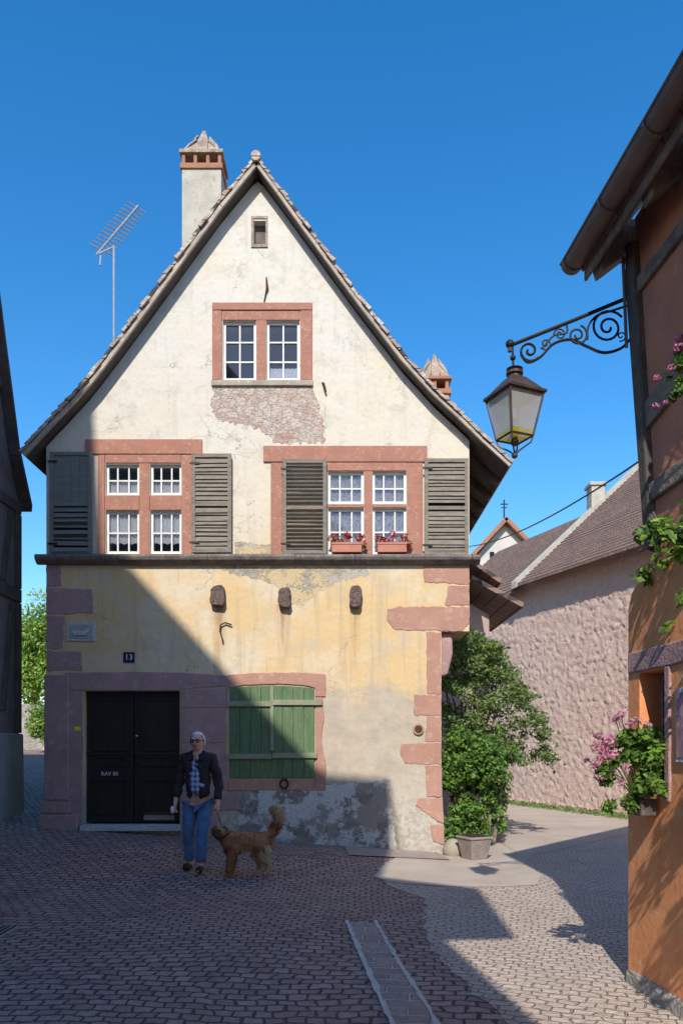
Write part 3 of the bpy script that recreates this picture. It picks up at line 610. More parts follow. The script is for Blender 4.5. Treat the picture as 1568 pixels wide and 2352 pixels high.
# ---------------- left house
lh=thing('timber_framed_house',(-6.5,10,.6),'dark shaded timber framed house with steep gable roof','house')
fyz=lambda p,q,a:(a,p,q)
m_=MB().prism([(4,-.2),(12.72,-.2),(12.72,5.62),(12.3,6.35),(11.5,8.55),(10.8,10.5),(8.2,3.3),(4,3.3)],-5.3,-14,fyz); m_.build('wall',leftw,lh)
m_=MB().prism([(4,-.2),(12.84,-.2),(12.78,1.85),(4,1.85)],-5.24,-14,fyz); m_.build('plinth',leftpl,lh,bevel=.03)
for q in ([(4,5.45),(12.74,5.45),(12.74,5.62),(4,5.62)],[(4,4.0),(12.75,4.0),(12.75,4.22),(4,4.22)],[(12.54,4.23),(12.75,4.23),(12.75,5.44),(12.54,5.44)],[(12.54,1.86),(12.75,1.86),(12.75,3.99),(12.54,3.99)],[(12.0,2.2),(12.15,2.2),(12.5,3.95),(12.35,3.95)],[(12.0,4.23),(12.15,4.23),(12.45,5.4),(12.3,5.4)],[(11,7.2),(12.0,7.2),(12.0,7.4),(11,7.4)]):
    MB().prism(q,-5.26,-5.34,fyz).build('timber',timber,lh,bevel=.01)
m_=MB(); 
for (a,b) in (((10.8,10.9),(11.6,8.66)),((11.6,8.66),(12.39,6.42)),((12.39,6.42),(12.88,5.66)),((10.8,10.9),(7.6,2.2))):
    m_.prism([a,b,(b[0]-.02,b[1]-.12),(a[0],a[1]-.16)],-5.14,-14.3,fyz)
m_.build('roof',M('dark_old_tile',(0.12,0.09,0.08),(0.08,0.065,0.055),5,.9,.6,20),lh)
tr=thing('garden_tree',(-12.5,30,1.3),'sunlit yellow green tree behind a stone wall','tree')
c0=P(75,1480,30); c0z=c0.z
m_=MB(); bx=c0.x; m_.tube([(bx,30,gz(bx,30)),(bx+.1,30,c0z-2),(bx-.1,30,c0z)],[.25,.18,.1]); m_.tube([(bx+.1,30,c0z-2),(bx+1,29.6,c0z)],[.12,.05]); m_.tube([(bx,30,c0z-1.6),(bx-1,30.3,c0z+.6)],[.1,.04]); m_.build('trunk',timber2,tr)
leaves('crown',clumpy((bx,30,c0z-.3),(1.9,1.6,2.7),46,.7,5),16000,.075,lb,tr,seed=5)
gwall=MB(); q=P(78,1600,24); gwall.prism([(q.x-3,gz(-9,24)-.5),(q.x+3,gz(-9,24)-.5),(q.x+3,P(0,1640,24).z),(q.x+.2,P(0,1620,24).z),(q.x-3,P(0,1600,24).z)],24,24.5); tag(gwall.build('stone_wall',rubble2),'low rubble stone garden wall at end of alley','wall')
gsh=thing('garden_bush',(-8.9,22.5,1),'low sunlit green bush beside the garden wall','bush')
leaves('foliage',clumpy((P(92,1660,22.5).x,22.5,P(92,1670,22.5).z),(.35,.3,.5),12,.28,71),2200,.05,lb+lg[1:],gsh,seed=72)
# ---------------- right near house (orange)
C=Vector((2.0,5.4,0)); U=Vector((.074,-1,0)).normalized(); NN=Vector((-1,-.074,0)).normalized()
def W(u,o,z): q=C+U*u+NN*o; return Vector((q.x,q.y,z))
fo=lambda p,q,a:W(p,a,q)
oh=thing('orange_timbered_house',(2.6,2.5,0),'orange rendered house with dark timber frame and overhanging eaves','house')
m_=MB().prism([(9,-.2),(0,-.2),(0,2.60),(.05,2.70),(.16,2.76),(.36,2.80),(.36,2.9),(9,2.9)],-4,0,fo); lw=m_.build('lower_wall',orange)
cutout(lw,MB().prism([(.17,1.35),(.53,1.35),(.53,2.14),(.17,2.14)],-.22,.2,fo).build('cutter',orange)); par(lw,oh)
m_=MB().prism([(9,2.905),(.36,2.905),(.30,3.3),(.06,5.3),(9,5.3)],-4,-.02,fo); m_.build('upper_wall',redpl,oh)
m_=MB().prism([(.40,2.9),(.29,2.95),(.0,4.9),(.01,5.15),(.12,5.1)],-.2,.03,fo); m_.build('corner_post',timber,oh,bevel=.015)
for pts in ([(.12,4.72),(9,4.75),(9,4.86),(.1,4.83)],[(.2,3.92),(.5,3.98),(3,5.0),(3.0,4.85),(.55,3.8),(.22,3.74)],[(.3,3.25),(9,3.3),(9,3.42),(.28,3.37)],[(1.4,3.43),(1.55,3.43),(1.55,4.0),(1.4,4.0)]):
    MB().prism(rough_outline(pts,.25,.008,5),-.05,.012,fo).build('timber_beam',timber2,oh,bevel=.01)
ET=0.26; ez=5.16; pit=math.tan(math.radians(49))
m_=MB().prism([(ET+.03,ez+.02),(-3.6,ez+(3.6+ET)*pit),(-3.7,ez+(3.6+ET)*pit-.1),(ET-.02,ez-.08)],-.22,9,lambda p,q,a:W(a,p,q)); ro=m_.build('roof',tileb,oh)
m_=MB()
m_.prism([(ET-.04,ez-.05),(-.1,ez+.34),(-.1,ez+.28),(ET-.04,ez-.11)],-.21,9,lambda p,q,a:W(a,p,q))
for i in range(12):
    u=-.14+i*.75; m_.prism([(ET-.05,ez-.11),(0,ez+.17),(-.1,ez+.2),(-.1,ez-.06),(0,ez-.06),(ET-.08,ez-.20)],u,u+.13,lambda p,q,a:W(a,p,q))
m_.prism([(ET-.02,ez+.0),(ET-.045,ez+.0),(ET-.045,ez-.16),(ET-.02,ez-.16)],-.2,9,lambda p,q,a:W(a,p,q))
m_.build('soffit',timber2,ro,bevel=.01)
gm=MB(); n=10; R=.075
def gring(u,RR): return [W(u,ET+.06+RR*math.cos(math.pi+math.pi*j/n),ez-.02+RR*math.sin(math.pi+math.pi*j/n)) for j in range(n+1)]
for RR,flip in ((R,0),(R-.012,1)):
    vs=gring(-.24,RR)+gring(9,RR); gm.add(vs,[(j,j+1,n+2+j,n+1+j) for j in range(n)])
ends=gring(-.24,R); gm.add(ends+[W(-.24,ET+.06,ez-.02)],[(j,j+1,n+1) for j in range(n)])
for u in np.arange(-.2,9,.62):
    vs=gring(u,R+.008)+gring(u+.03,R+.008); gm.add(vs,[(j,j+1,n+2+j,n+1+j) for j in range(n)])
for s_ in (-1,1): gm.tube([W(-.24,ET+.06+s_*R,ez-.02),W(9,ET+.06+s_*R,ez-.02)],.011,6)
gm.build('gutter',gutterm,ro,smooth=False)
m_=MB(); m_.tube([W(-.0,.035,5.06),W(.02,.045,4.98),W(.04,.045,4.75),W(.06,.04,4.4)],.012,8); m_.build('lamp_cable',gutterm,oh)
m_=MB().prism([(.171,1.351),(.529,1.351),(.529,2.139),(.171,2.139)],-.215,-.18,fo); wo=m_.build('window',dark,oh)
m_=MB()
for pts in ([(.02,2.15),(.9,2.15),(.9,2.29),(.02,2.29)],[(.535,1.3),(.60,1.3),(.60,2.148),(.535,2.148)]): m_.prism(rough_outline(pts,.12,.004,8),-.01,.015,fo)
m_.build('stone_frame',sand_p,wo,bevel=.01)
m_=MB()
for pts in ([(.175,1.36),(.215,1.36),(.215,2.13),(.175,2.13)],[(.485,1.36),(.525,1.36),(.525,2.13),(.485,2.13)],[(.216,2.09),(.484,2.09),(.484,2.13),(.216,2.13)],[(.335,1.36),(.365,1.36),(.365,2.089),(.335,2.089)]): m_.prism(pts,-.178,-.14,fo)
m_.build('frame',timber2,wo)
m_=MB().prism([(9,-.2),(-.02,-.2),(-.02,.10),(.3,.12),(9,.06)],-.5,.025,fo); m_.build('plinth',rubble2,oh,bevel=.04)
ps=thing('framed_notice',W(.8,.02,1.6),'framed notice hanging on the orange wall','notice')
MB().prism([(.69,1.55),(1.0,1.55),(1.0,2.0),(.69,2.0)],.003,.02,fo).build('frame',whitestone,ps,bevel=.004)
MB().prism([(.71,1.58),(.98,1.58),(.98,1.97),(.71,1.97)],.021,.024,fo).build('notice_sheet',M('notice_print',(0.50,0.30,0.33),(0.18,0.09,0.13),9,.7,0,c3=(0.55,0.5,0.45)),ps)
v1=thing('climbing_vine',W(1.2,.1,2.9),'leafy green vine trailing along the orange wall','vine')
cl=[]; rr=random.Random(11)
for i in range(34):
    u=rr.uniform(.30,3.6); cl.append((tuple(W(u,rr.uniform(.0,.07)+.03*u,2.90+rr.uniform(-.16,.13))),(.09,.06,.07)))
cl+=[(tuple(W(.66,.03,2.40)),(.06,.03,.03)),(tuple(W(.56,.03,2.37)),(.04,.03,.02)),(tuple(W(1.3,.15,2.45)),(.15,.12,.1)),(tuple(W(2,.2,2.3)),(.2,.15,.15)),(tuple(W(2.6,.3,2.1)),(.2,.15,.25)),(tuple(W(1.8,.25,2.0)),(.15,.1,.2)),(tuple(W(2.2,.3,1.6)),(.2,.1,.25)),(tuple(W(3.0,.35,2.4)),(.2,.1,.25))]
leaves('foliage',cl,2700,.030,lb[:2]+lg,v1,[1.5,1.2,2,2,2],seed=12)
m_=MB(); m_.tube([W(u,.04+.02*math.sin(u*5),2.90+.04*math.sin(u*3)) for u in np.linspace(.3,4,24)],.011,6); m_.build('stem',timber2,v1)
def flowerpot(uc,z,cl,nl,nf,lab,seed,pinks,boxw,cf):
    t=thing('flowering_plant',W(uc,.1,z-.2),lab,'flowers')
    m_=MB(); m_.prism([(uc-boxw/2,z-.14),(uc+boxw/2,z-.14),(uc+boxw/2+.01,z-.03),(uc-boxw/2-.01,z-.03)],.025,.13,fo); m_.build('planter',timber,t,bevel=.008)
    leaves('foliage',cl,nl,.024,lg+lb[:1],t,[1.2,2,2,1.6],seed=seed)
    leaves('blossoms',cf,nf,.013,pinks,t,seed=seed+2)
    m_=MB()
    for i,c in enumerate(cf[:14]): m_.tube([W(uc,.1,z-.05),(Vector(c[0])+W(uc,.12,z))/2+Vector((0,0,.03)),c[0]],.003,5)
    m_.build('stem',lg[1],t)
    return t
rr=random.Random(3)
def pxcl(lst,Y,jy): return [((lambda q:(tuple(q),(rad,rad,rad*.85)))(P(px,py,Y+rr.uniform(-jy,jy)))) for px,py,rad in lst]
cfl=pxcl([(1365,1715,.035),(1385,1740,.045),(1375,1690,.035),(1400,1700,.045),(1412,1650,.03),(1445,1660,.03),(1465,1655,.03),(1395,1770,.04),(1365,1755,.035),(1425,1640,.025),(1345,1745,.025),(1405,1735,.045),(1480,1830,.03),(1425,1800,.03),(1385,1715,.04),(1485,1665,.025),(1375,1785,.03),(1430,1625,.018),(1450,1700,.03),(1500,1760,.02),(1520,1820,.02),(1440,1760,.025)],4.9,.08)
fol=[]
for i in range(44):
    py=rr.uniform(1675,1855); px=rr.uniform(1385,1535) if py>1715 else rr.uniform(1425,1510)
    fol.append(tuple([tuple(P(px,py,4.95+rr.uniform(-.12,.12))),(.05,.05,.05)]))
flowerpot(.36,1.34,fol,3200,1000,'pink geraniums with dense green leaves on the wall',21,[pinkm,pinkp,pinkp],.2,cfl)
cf2=pxcl([(1562,780,.035),(1558,800,.03),(1508,868,.02),(1505,932,.02),(1540,845,.02),(1528,925,.015),(1566,860,.025)],4.5,.06)
fol2=pxcl([(1558,840,.03),(1566,880,.04),(1555,900,.03),(1562,820,.03),(1545,915,.02),(1535,870,.015)],4.5,.05)
flowerpot(1.55,3.75,fol2,240,420,'pink geraniums trailing from an upper window box',31,[pinkm,pinkm,pinkp],.4,cf2)
# ---------------- street lamp
YS=5.4
sl=thing('wall_lantern',P(1440,740,YS),'black and copper street lantern on scrolled wrought iron bracket','street lamp')
Q=lambda px,py:P(px,py,YS)
br=MB()
br.tube([Q(1448,681),Q(1310,738),Q(1172,793)],.014,8); br.tube([Q(1448,686),Q(1452,800)],.012,8)
br.box(-.012,.012,-.012,.012,-.04,.04,0,Matrix.Translation(Q(1170,795)))
br.ball(Q(1170,790),.03)
def spiral(cx,cy,r0,r1,a0,turns,r=.0085,n=36):
    return [Q(cx+(r0+(r1-r0)*i/n)*math.cos(a0+turns*2*math.pi*i/n),cy+(r0+(r1-r0)*i/n)*math.sin(a0+turns*2*math.pi*i/n)) for i in range(n+1)]
def bez(pts,n=20):
    out=[]
    for i in range(len(pts)-1):
        p0=Vector(pts[max(i-1,0)]);p1=Vector(pts[i]);p2=Vector(pts[i+1]);p3=Vector(pts[min(i+2,len(pts)-1)])
        for k in range(n):
            t=k/n; v=.5*((2*p1)+(-p0+p2)*t+(2*p0-5*p1+4*p2-p3)*t*t+(-p0+3*p1-3*p2+p3)*t**3); out.append(Q(v.x,v.y))
    out.append(Q(*pts[-1])); return out
br.tube(spiral(1395,752,6,40,0,1.9),.009,6); br.tube(spiral(1325,770,5,24,math.pi,-1.7),.008,6); br.tube(spiral(1252,790,3,14,0,1.4),.006,6)
br.tube(spiral(1215,806,4,25,math.pi*1.2,-1.5),.009,6); br.tube(spiral(1285,768,3,14,0,-1.5),.006,6); br.tube(spiral(1425,772,2,12,0,1.3),.005,6)
br.tube(bez([(1449,775),(1425,800),(1385,810),(1345,795),(1310,780),(1270,790),(1240,820),(1212,832),(1196,815)],8),.010,6)
br.tube(bez([(1446,700),(1410,712),(1370,725),(1350,750),(1348,780)],8),.008,6); br.tube(bez([(1300,745),(1300,765),(1270,772),(1245,800)],8),.007,6)
br.tube([Q(1176,797),Q(1178,843)],.008,8); br.ball(Q(1177,822),.02)
br.build('bracket',iron,sl,smooth=False)
def LZ(py): return Q(0,py).z
lc=Q(1181,0).x
def ring(hw,z,ang): return [Vector((lc+hw*math.cos(ang+i*math.pi/2)*math.sqrt(2),YS+hw*math.sin(ang+i*math.pi/2)*math.sqrt(2),z)) for i in range(4)]
ang=math.radians(45+24); sc=.92/329.0/1.32
def frust(mb,h0,z0,h1,z1,mi=0):
    a=ring(h0,z0,ang);b=ring(h1,z1,ang); mb.add(a+b,[(0,1,5,4),(1,2,6,5),(2,3,7,6),(3,0,4,7),(0,3,2,1),(4,5,6,7)],mi)
hd=MB(); frust(hd,140*sc*1.0/2*1.0,LZ(906),54*sc/2,LZ(870)); frust(hd,148*sc/2,LZ(912),148*sc/2,LZ(905))
hd.tube([(lc,YS,LZ(871)),(lc,YS,LZ(862)),(lc,YS,LZ(861)),(lc,YS,LZ(855)),(lc,YS,LZ(853)),(lc,YS,LZ(848)),(lc,YS,LZ(843))],[.05,.045,.060,.060,.04,.060,.02],14)
hd.build('lamp_hood',copper,sl,bevel=.003)
T0,B0_=132*sc/2,84*sc/2
pn=MB(); a=ring(T0-.008,LZ(913),ang); b=ring(B0_-.002,LZ(994),ang)
for i in range(4): pn.add([a[i],a[(i+1)%4],b[(i+1)%4],b[i]],[(0,1,2,3)])
pn.build('lamp_glass',lampg,sl,recalc=False)
yb=MB(); a2=ring(B0_+.001,LZ(995),ang); b2=ring(B0_-.006,LZ(1006),ang); yb.add(b2,[(0,1,2,3)])
for i in range(4): yb.add([a2[i],a2[(i+1)%4],b2[(i+1)%4],b2[i]],[(0,1,2,3)])
yb.build('lamp_base_glass',lampy,sl,recalc=False)
fr=MB(); a=ring(T0,LZ(912),ang); b=ring(B0_,LZ(1006),ang)
for i in range(4):
    fr.tube([a[i],b[i]],.008,6); fr.tube([a[i],a[(i+1)%4]],.009,6); fr.tube([b[i],b[(i+1)%4]],.008,6)
    t=Vector((lc,YS,LZ(1046))); m1=b[i].lerp(t,.35); m1.x+= (b[i].x-lc)*.25; m1.y+=(b[i].y-YS)*.25
    fr.tube([b[i],m1,b[i].lerp(t,.75),t],.006,6)
fr.ball((lc,YS,LZ(1046)),.022); fr.ball((lc,YS,LZ(1015)),.03); fr.tube([(lc,YS,LZ(1015)),(lc,YS,LZ(960))],.02,8)
fr.build('lamp_frame',copper,sl)
def cable(a,b,sag,name,lab,r=.008):
    a=Vector(a);b=Vector(b); m_=MB().tube([a.lerp(b,t)-Vector((0,0,sag*4*t*(1-t))) for t in np.linspace(0,1,16)],r,6); tag(m_.build(name,iron),lab,'cable')
cable((1.98,12.0,fz(1255)),P(1478,1052,5.3),.12,'overhead_cable','thin black cable strung from house to house',.007)
# ---------------- barn
def bp(t,s,z): return Vector((6.8-.39*t+s,18.7+t+.39*s,z))
def roughface(t0,t1,ztop,name,parent):
    nt_=int((t1-t0)/.055); nz=int((ztop+.3)/.055); vs=[]
    for i in range(nt_+1):
        for j in range(nz+1):
            t=t0+(t1-t0)*i/nt_; z=-.3+(ztop+.3)*j/nz
            h=.010*mnoise.noise((t*2.5,z*2.8,1))+.024*mnoise.noise((t*8,z*9.5,7))+.036*mnoise.noise((t*16,z*17,3))
            if z>ztop-1.1: h*=max(.1,(ztop-z)/1.1)
            vs.append(bp(t,-.06-h,z))
    c=nz+1
    MB().add(vs,[(i*c+j,i*c+j+1,(i+1)*c+j+1,(i+1)*c+j) for i in range(nt_) for j in range(nz)]).build(name,barnw,parent,smooth=True,recalc=False)
bn=thing('stone_barn',bp(-2,0,0),'long barn with rough pinkish stone wall and brown tiled roof','barn')
BE=6.62
m_=MB().prism([(0,-.3),(0,BE),(5,BE+5*.95),(10,BE),(10,-.3)],-9,3.28,lambda p,q,a:bp(a,p,q)); m_.build('wall',barnw,bn)
roughface(-5,3.45,BE-.02,'wall_facing',bn)
m_=MB(); nrow=44
for i in range(nrow):
    s0=-.5+5.5*i/nrow; s1=-.5+5.5*(i+1)/nrow+.03; z0=BE+s0*.95; z1=BE+s1*.95
    m_.prism([(s0,z0+.02),(s0,z0+.11),(s1,z1+.06),(s1,z1+.0)],-9,3.4,lambda p,q,a:bp(a,p,q))
m_.prism([(5,BE+4.8),(5,BE+4.7),(10.5,BE-.5),(10.5,BE-.35)],-9,3.4,lambda p,q,a:bp(a,p,q)); bro=m_.build('roof',tileb,bn)
m_=MB().prism([(-.54,BE-.49),(-.54,BE-.30),(5,BE+4.97),(5,BE+4.75)],3.4,3.62,lambda p,q,a:bp(a,p,q)); m_.build('verge_flashing',chimpl,bro)
bn2=thing('low_barn',bp(5,0,0),'lower adjoining tiled outbuilding with rendered chimney','barn')
m_=MB().prism([(0.02,-.3),(0.02,6.45),(2.3,8.6),(4.6,6.4),(4.6,-.3)],3.65,8.5,lambda p,q,a:bp(a,p,q)); m_.build('wall',barnw,bn2)
roughface(3.45,7.4,6.4,'wall_facing',bn2)
m_=MB(); nrow=20
for i in range(nrow):
    s0=-.45+2.8*i/nrow; s1=-.45+2.8*(i+1)/nrow+.03
    m_.prism([(s0,6.47+s0*.95),(s0,6.57+s0*.95),(s1,6.52+s1*.95),(s1,6.45+s1*.95)],3.65,8.8,lambda p,q,a:bp(a,p,q))
m_.prism([(2.35,8.68),(2.35,8.78),(5.2,6),(5.2,5.9)],3.65,8.8,lambda p,q,a:bp(a,p,q)); ro2=m_.build('roof',tileb,bn2)
q=P(1368,1165,23.2); m_=MB().box(q.x-.2,q.x+.2,23.0,23.5,q.z-.9,P(0,1120,23.2).z); m_.box(q.x-.26,q.x+.26,22.95,23.55,P(0,1120,23.2).z,P(0,1112,23.2).z); m_.build('chimney',chimpl,ro2,bevel=.02)
ax=thing('lean_to_shed',(2.7,16,0),'small mauve rendered lean-to with tiled roof','shed')
m_=MB().prism([(2.0,-.2),(3.05,-.2),(3.05,4.35),(2.0,5.0)],16,18.5); m_.build('wall',mauve,ax)
a,b=P(1075,1285,15.8),P(1148,1335,15.8); m_=MB().prism([(a.x,a.z),(b.x,b.z),(b.x-.02,b.z-.10),(a.x,a.z-.10)],15.6,18.7)
a,b=P(1075,1330,15.8),P(1192,1393,15.8); m_.prism([(a.x,a.z),(b.x,b.z),(b.x-.02,b.z-.10),(a.x,a.z-.10)],15.4,18.7); m_.build('roof',tileb,ax,bevel=.01)
fh=thing('distant_house',P(1150,1290,34),'small white gabled house beyond the barn roofs','house')
FP=lambda pts:[(P(a,b,34).x,P(a,b,34).z) for a,b in pts]
m_=MB().prism(FP([(1098,1500),(1098,1272),(1158,1203),(1200,1246),(1200,1500)]),34,42); m_.build('wall',farwhite,fh)
m_=MB(); fr_=FP([(1080,1278),(1158,1194),(1212,1248)]); under(fr_,-.05,.12,33.6,42,m_); m_.build('roof',terr,fh)
m_=MB(); m_.box(P(1125,0,33.9).x,P(1135,0,33.9).x,33.95,34.01,P(0,1290,34).z,P(0,1268,34).z); m_.build('window',dark,fh)
ap=thing('roof_aerial',P(1157,1200,34),'thin aerial pole on the distant roof','antenna')
m_=MB(); m_.tube([P(1157,1200,34.5),P(1157,1148,34.5)],.035,6); m_.tube([P(1148,1158,34.5),P(1166,1158,34.5)],.025,6); m_.tube([P(1150,1166,34.5),P(1164,1166,34.5)],.02,6); m_.build('mast',iron,ap)
gs=leaves('grass',[((6.2-.39*t*1.0-.15,18.85+t,.04),(.4,.4,.06)) for t in np.arange(-2.5,4,.5)],3000,.035,lp+lb[:1],None,seed=60); gs['kind']='stuff'
# ---------------- shrubs by the house
hb=thing('hedge_shrub',(2.1,12.9,0),'dense bright green ivy shrub growing at the house corner','shrub')
cl=[];rr=random.Random(8)
for i in range(80):
    py=rr.uniform(1690,1925); px=rr.uniform(1022,1146-(10*rr.random() if py>1860 else 0))
    if px>1118 and py>1890: continue
    q=P(px,py,rr.uniform(12.4,13.4)); r=rr.uniform(.06,.22); cl.append((tuple(q),(r,r,r)))
leaves('foliage',cl,10500,.038,lg+lb[:1],hb,[1.3,2.2,2.4,1.6],seed=9)
m_=MB(); 
for i in range(6): m_.tube([(2.0+i*.1,12.8,0),(1.9+i*.15,12.9,.7),(1.85+i*.16,12.9,1.4)],[.04,.03,.015],6)
m_.build('stem',timber2,hb)
cv=thing('climbing_shrub',(2.5,13.4,0),'tall loose climbing shrub with small olive leaves','shrub')
cl=[]
for i in range(250):
    t=rr.random(); py=1448+t*300; wd=30+92*min(1,t*1.5); cxp=1080+72*t
    px=cxp+rr.uniform(-wd,wd)
    q=P(max(px,1020),py,rr.uniform(12.8,14.2)); r=rr.uniform(.05,.16); cl.append((tuple(q),(r*1.3,r,r)))
for i in range(44):
    t=rr.random(); py=1470+t*270; px0=1080+72*t+ (30+92*min(1,t*1.5))*.8; L=rr.uniform(10,50); up=rr.uniform(-35,10)
    Yq=rr.uniform(12.9,13.9)
    for s_ in range(4):
        f=s_/3; q=P(px0+L*f,py+up*f+25*f*f,Yq); cl.append((tuple(q),(.07-.012*s_,.06,.05-.01*s_)))
for i in range(26):
    py=rr.uniform(1740,1900); q=P(rr.uniform(1125,1178-(py-1740)*.15),py,rr.uniform(13.0,13.6)); r=rr.uniform(.06,.13); cl.append((tuple(q),(r,r,r)))
leaves('foliage',cl,17500,.033,lp+lg[1:]+lb[:1],cv,[1.2,2,2.4,1.4,1.8,.9],seed=10)
m_=MB()
for i in range(14):
    a0=rr.uniform(-.6,.7); m_.tube([(2.2,13.5,0),(2.25+a0*.3,13.6,1.2),(2.35+a0*.8,13.6,2.2+rr.random()*.5),(2.35+a0*1.1,13.5,2.6+rr.random()*.9)],[.02,.016,.012,.005],5)
m_.build('stem',timber2,cv)
pt=P(1090,1985,11.2)
sp_=thing('stone_planter',(pt.x,11.2,0),'low tapered square stone planter standing at the house corner','planter')
m_=MB(); T=Matrix.Translation((pt.x,11.25,0))@Matrix.Rotation(.45,4,'Z')
def fr2(mb,h0,z0,h1,z1,mi=0):
    vs=[T@Vector((sx*h,sy*h,z)) for h,z in ((h0,z0),(h1,z1)) for sx,sy in ((-1,-1),(1,-1),(1,1),(-1,1))]
    mb.add(vs,[(0,1,5,4),(1,2,6,5),(2,3,7,6),(3,0,4,7),(0,3,2,1),(4,5,6,7)],mi)
fr2(m_,.13,0,.185,.30); fr2(m_,.20,.30,.20,.34); m_.build('pot',stonep,sp_,bevel=.015)
m_=MB(); fr2(m_,.17,.341,.17,.347); m_.build('soil',M('soil',(0.05,0.035,0.025),(0.03,0.02,0.015),10,.95,1,40),sp_)
rs=MB(); q=P(1042,1980,11.5); rs.ball((q.x,11.6,.08),(.15,.14,.18),0,14,10); rk=rs.build('corner_stone',cement,smooth=True); tag(rk,'rounded guard stone at the foot of the house corner','stone')
dm=rk.modifiers.new('d','DISPLACE'); tx=bpy.data.textures.new('t','CLOUDS'); tx.noise_scale=.2; dm.texture=tx; dm.strength=.08
m_=MB(); m_.add([(.1,11.05,gz(.1,11.05)+.014),(1.55,11.05,gz(1.5,11.05)+.022),(1.45,11.78,gz(1.45,11.8)+.022),(.05,11.78,gz(.05,11.8)+.022)],[(0,1,2,3)]); so=m_.build('paving_slab',slabm,recalc=False); so['kind']='structure'
m_=MB(); m_.box(-3.3,-2.93,6.55,7.05,gz(-3,7)-.02,gz(-3,7)+.012); 
for i in range(7): m_.box(-3.27+i*.05,-3.245+i*.05,6.58,7.02,gz(-3,7)+.012,gz(-3,7)+.018,1)
tag(m_.build('drain_cover',[alu,iron],bevel=.003),'metal drain cover set in the cobbles','drain cover')
# ---------------- unseen house behind the viewpoint, a slab shaped to cast the street shadow
DY=14.0
def BKP(pts): return [(x-.14*DY,z+.83*DY) for x,z in pts]
prof=BKP([(-3.92,8.6),(-3.88,6.94),(-3.72,4.6),(-3.27,4.42),(-.43,1.33),(-.23,1.2),(.72,1.13),(.80,-2.0),(2.0,-2.55),(2.2,-4.2),(1.55,-4.25),(2.2,-6.15)])
oh2=thing('shadow_house_slab',(-3,-2.5,0),'unseen slab for the house behind the viewpoint, outline shaped to cast the street shadow','house')
m_=MB().prism([(-11,-.2),(-11,prof[0][1])]+prof+[(.5,4.8),(.5,-.2)],-2.35,-2.0); m_.build('wall',oppm,oh2)
# ---------------- skin helper
def skin(name,verts,edges,radii,rootv,sub=2):
    me=bpy.data.meshes.new(name); me.from_pydata(verts,edges,[]); o=bpy.data.objects.new(name,me); COL.objects.link(o)
    s=o.modifiers.new('s','SKIN'); s.use_smooth_shade=True
    for i,r in enumerate(radii):
        d=me.skin_vertices[0].data[i]; d.radius=(r,r) if not isinstance(r,tuple) else r; d.use_root=(i==rootv)
    u=o.modifiers.new('u','SUBSURF'); u.levels=sub; u.render_levels=sub
    return evalmesh(o)
class Sk:
    def __init__(s): s.v=[];s.e=[];s.r=[]
    def n(s,p,r,frm=None):
        s.v.append(tuple(p)); s.r.append(r)
        if frm is not None: s.e.append((frm,len(s.v)-1))
        return len(s.v)-1
    def chain(s,frm,lst):
        for p,r in lst: frm=s.n(p,r,frm)
        return frm
def finish(o,mats,parent,T,name):
    o.data.transform(T); o.data.materials.clear()
    for m in mats: o.data.materials.append(m)
    for p in o.data.polygons: p.use_smooth=True
    par(o,parent); return o
skinm=M('skin',(0.68,0.38,0.28),(0.58,0.30,0.22),6,.6,.1)
hairm=M('white_hair',(0.85,0.83,0.80),(0.68,0.66,0.63),20,.8,.6,60)
jeans=M('blue_jeans',(0.11,0.21,0.38),(0.065,0.14,0.28),9,.9,.4,40)
jackm=M('dark_jacket',(0.040,0.032,0.033),(0.024,0.020,0.022),9,.8,.5,20,.02)
shoem=M('dark_shoe',(0.035,0.025,0.02),(0.025,0.018,0.015),9,.5,.1)
def plaid():
    m,nt,b=newmat('plaid_shirt'); tc=N(nt,'ShaderNodeTexCoord').outputs['Object']
    sp=N(nt,'ShaderNodeSeparateXYZ'); nt.links.new(tc,sp.inputs[0])
    a=mapr(nt,math_(nt,'SINE',math_(nt,'MULTIPLY',sp.outputs[0],110)),.0,.3); c=mapr(nt,math_(nt,'SINE',math_(nt,'MULTIPLY',sp.outputs[2],95)),.0,.3)
    col=mixc(nt,math_(nt,'MULTIPLY',math_(nt,'ADD',a,c),.5),(0.42,0.5,0.66),(0.03,0.06,0.2)); nt.links.new(col,b.inputs['Base Color']); b.inputs['Roughness'].default_value=.9; return m
shirtm=plaid()
mx,my=-1.80,9.72; mz=gz(mx,my)
man=thing('person',(mx,my,mz),'person in dark jacket, plaid shirt and jeans walking a dog','person')
TM=Matrix.Translation((mx,my,mz))@Matrix.Rotation(math.radians(-8),4,'Z')
k=Sk(); pel=k.n((0,0,.93),.10)
ch=k.chain(pel,[((0,.005,1.08),.105),((0,.01,1.25),.13),((0,.01,1.38),.10)])
hd_=k.chain(ch,[((0,.0,1.46),.06),((0,-.015,1.53),.06),((0,-.025,1.60),.07)])
for sx,el,wr,pa in ((-1,(-.245,.03,1.12),(-.27,-.05,.90),(-.275,-.07,.83)),(1,(.25,.05,1.12),(.265,-.03,.89),(.27,-.05,.82))):
    e=k.chain(ch,[((sx*.17,.01,1.40),.065),(el,.048),(wr,.03),(pa,.032)])
    for j in range(4):
        fx_=pa[0]+sx*.004; oy=pa[1]-.027+j*.018; L=[.07,.08,.077,.06][j]
        k.chain(e,[((fx_,oy,pa[2]-.045),.0095),((fx_-sx*.012,oy,pa[2]-.045-L*.5),.009),((fx_-sx*.035,oy-.004,pa[2]-.045-L*.75),.008)])
    k.chain(e,[((pa[0]-sx*.02,pa[1]-.04,pa[2]-.01),.011),((pa[0]-sx*.03,pa[1]-.055,pa[2]-.045),.009)])
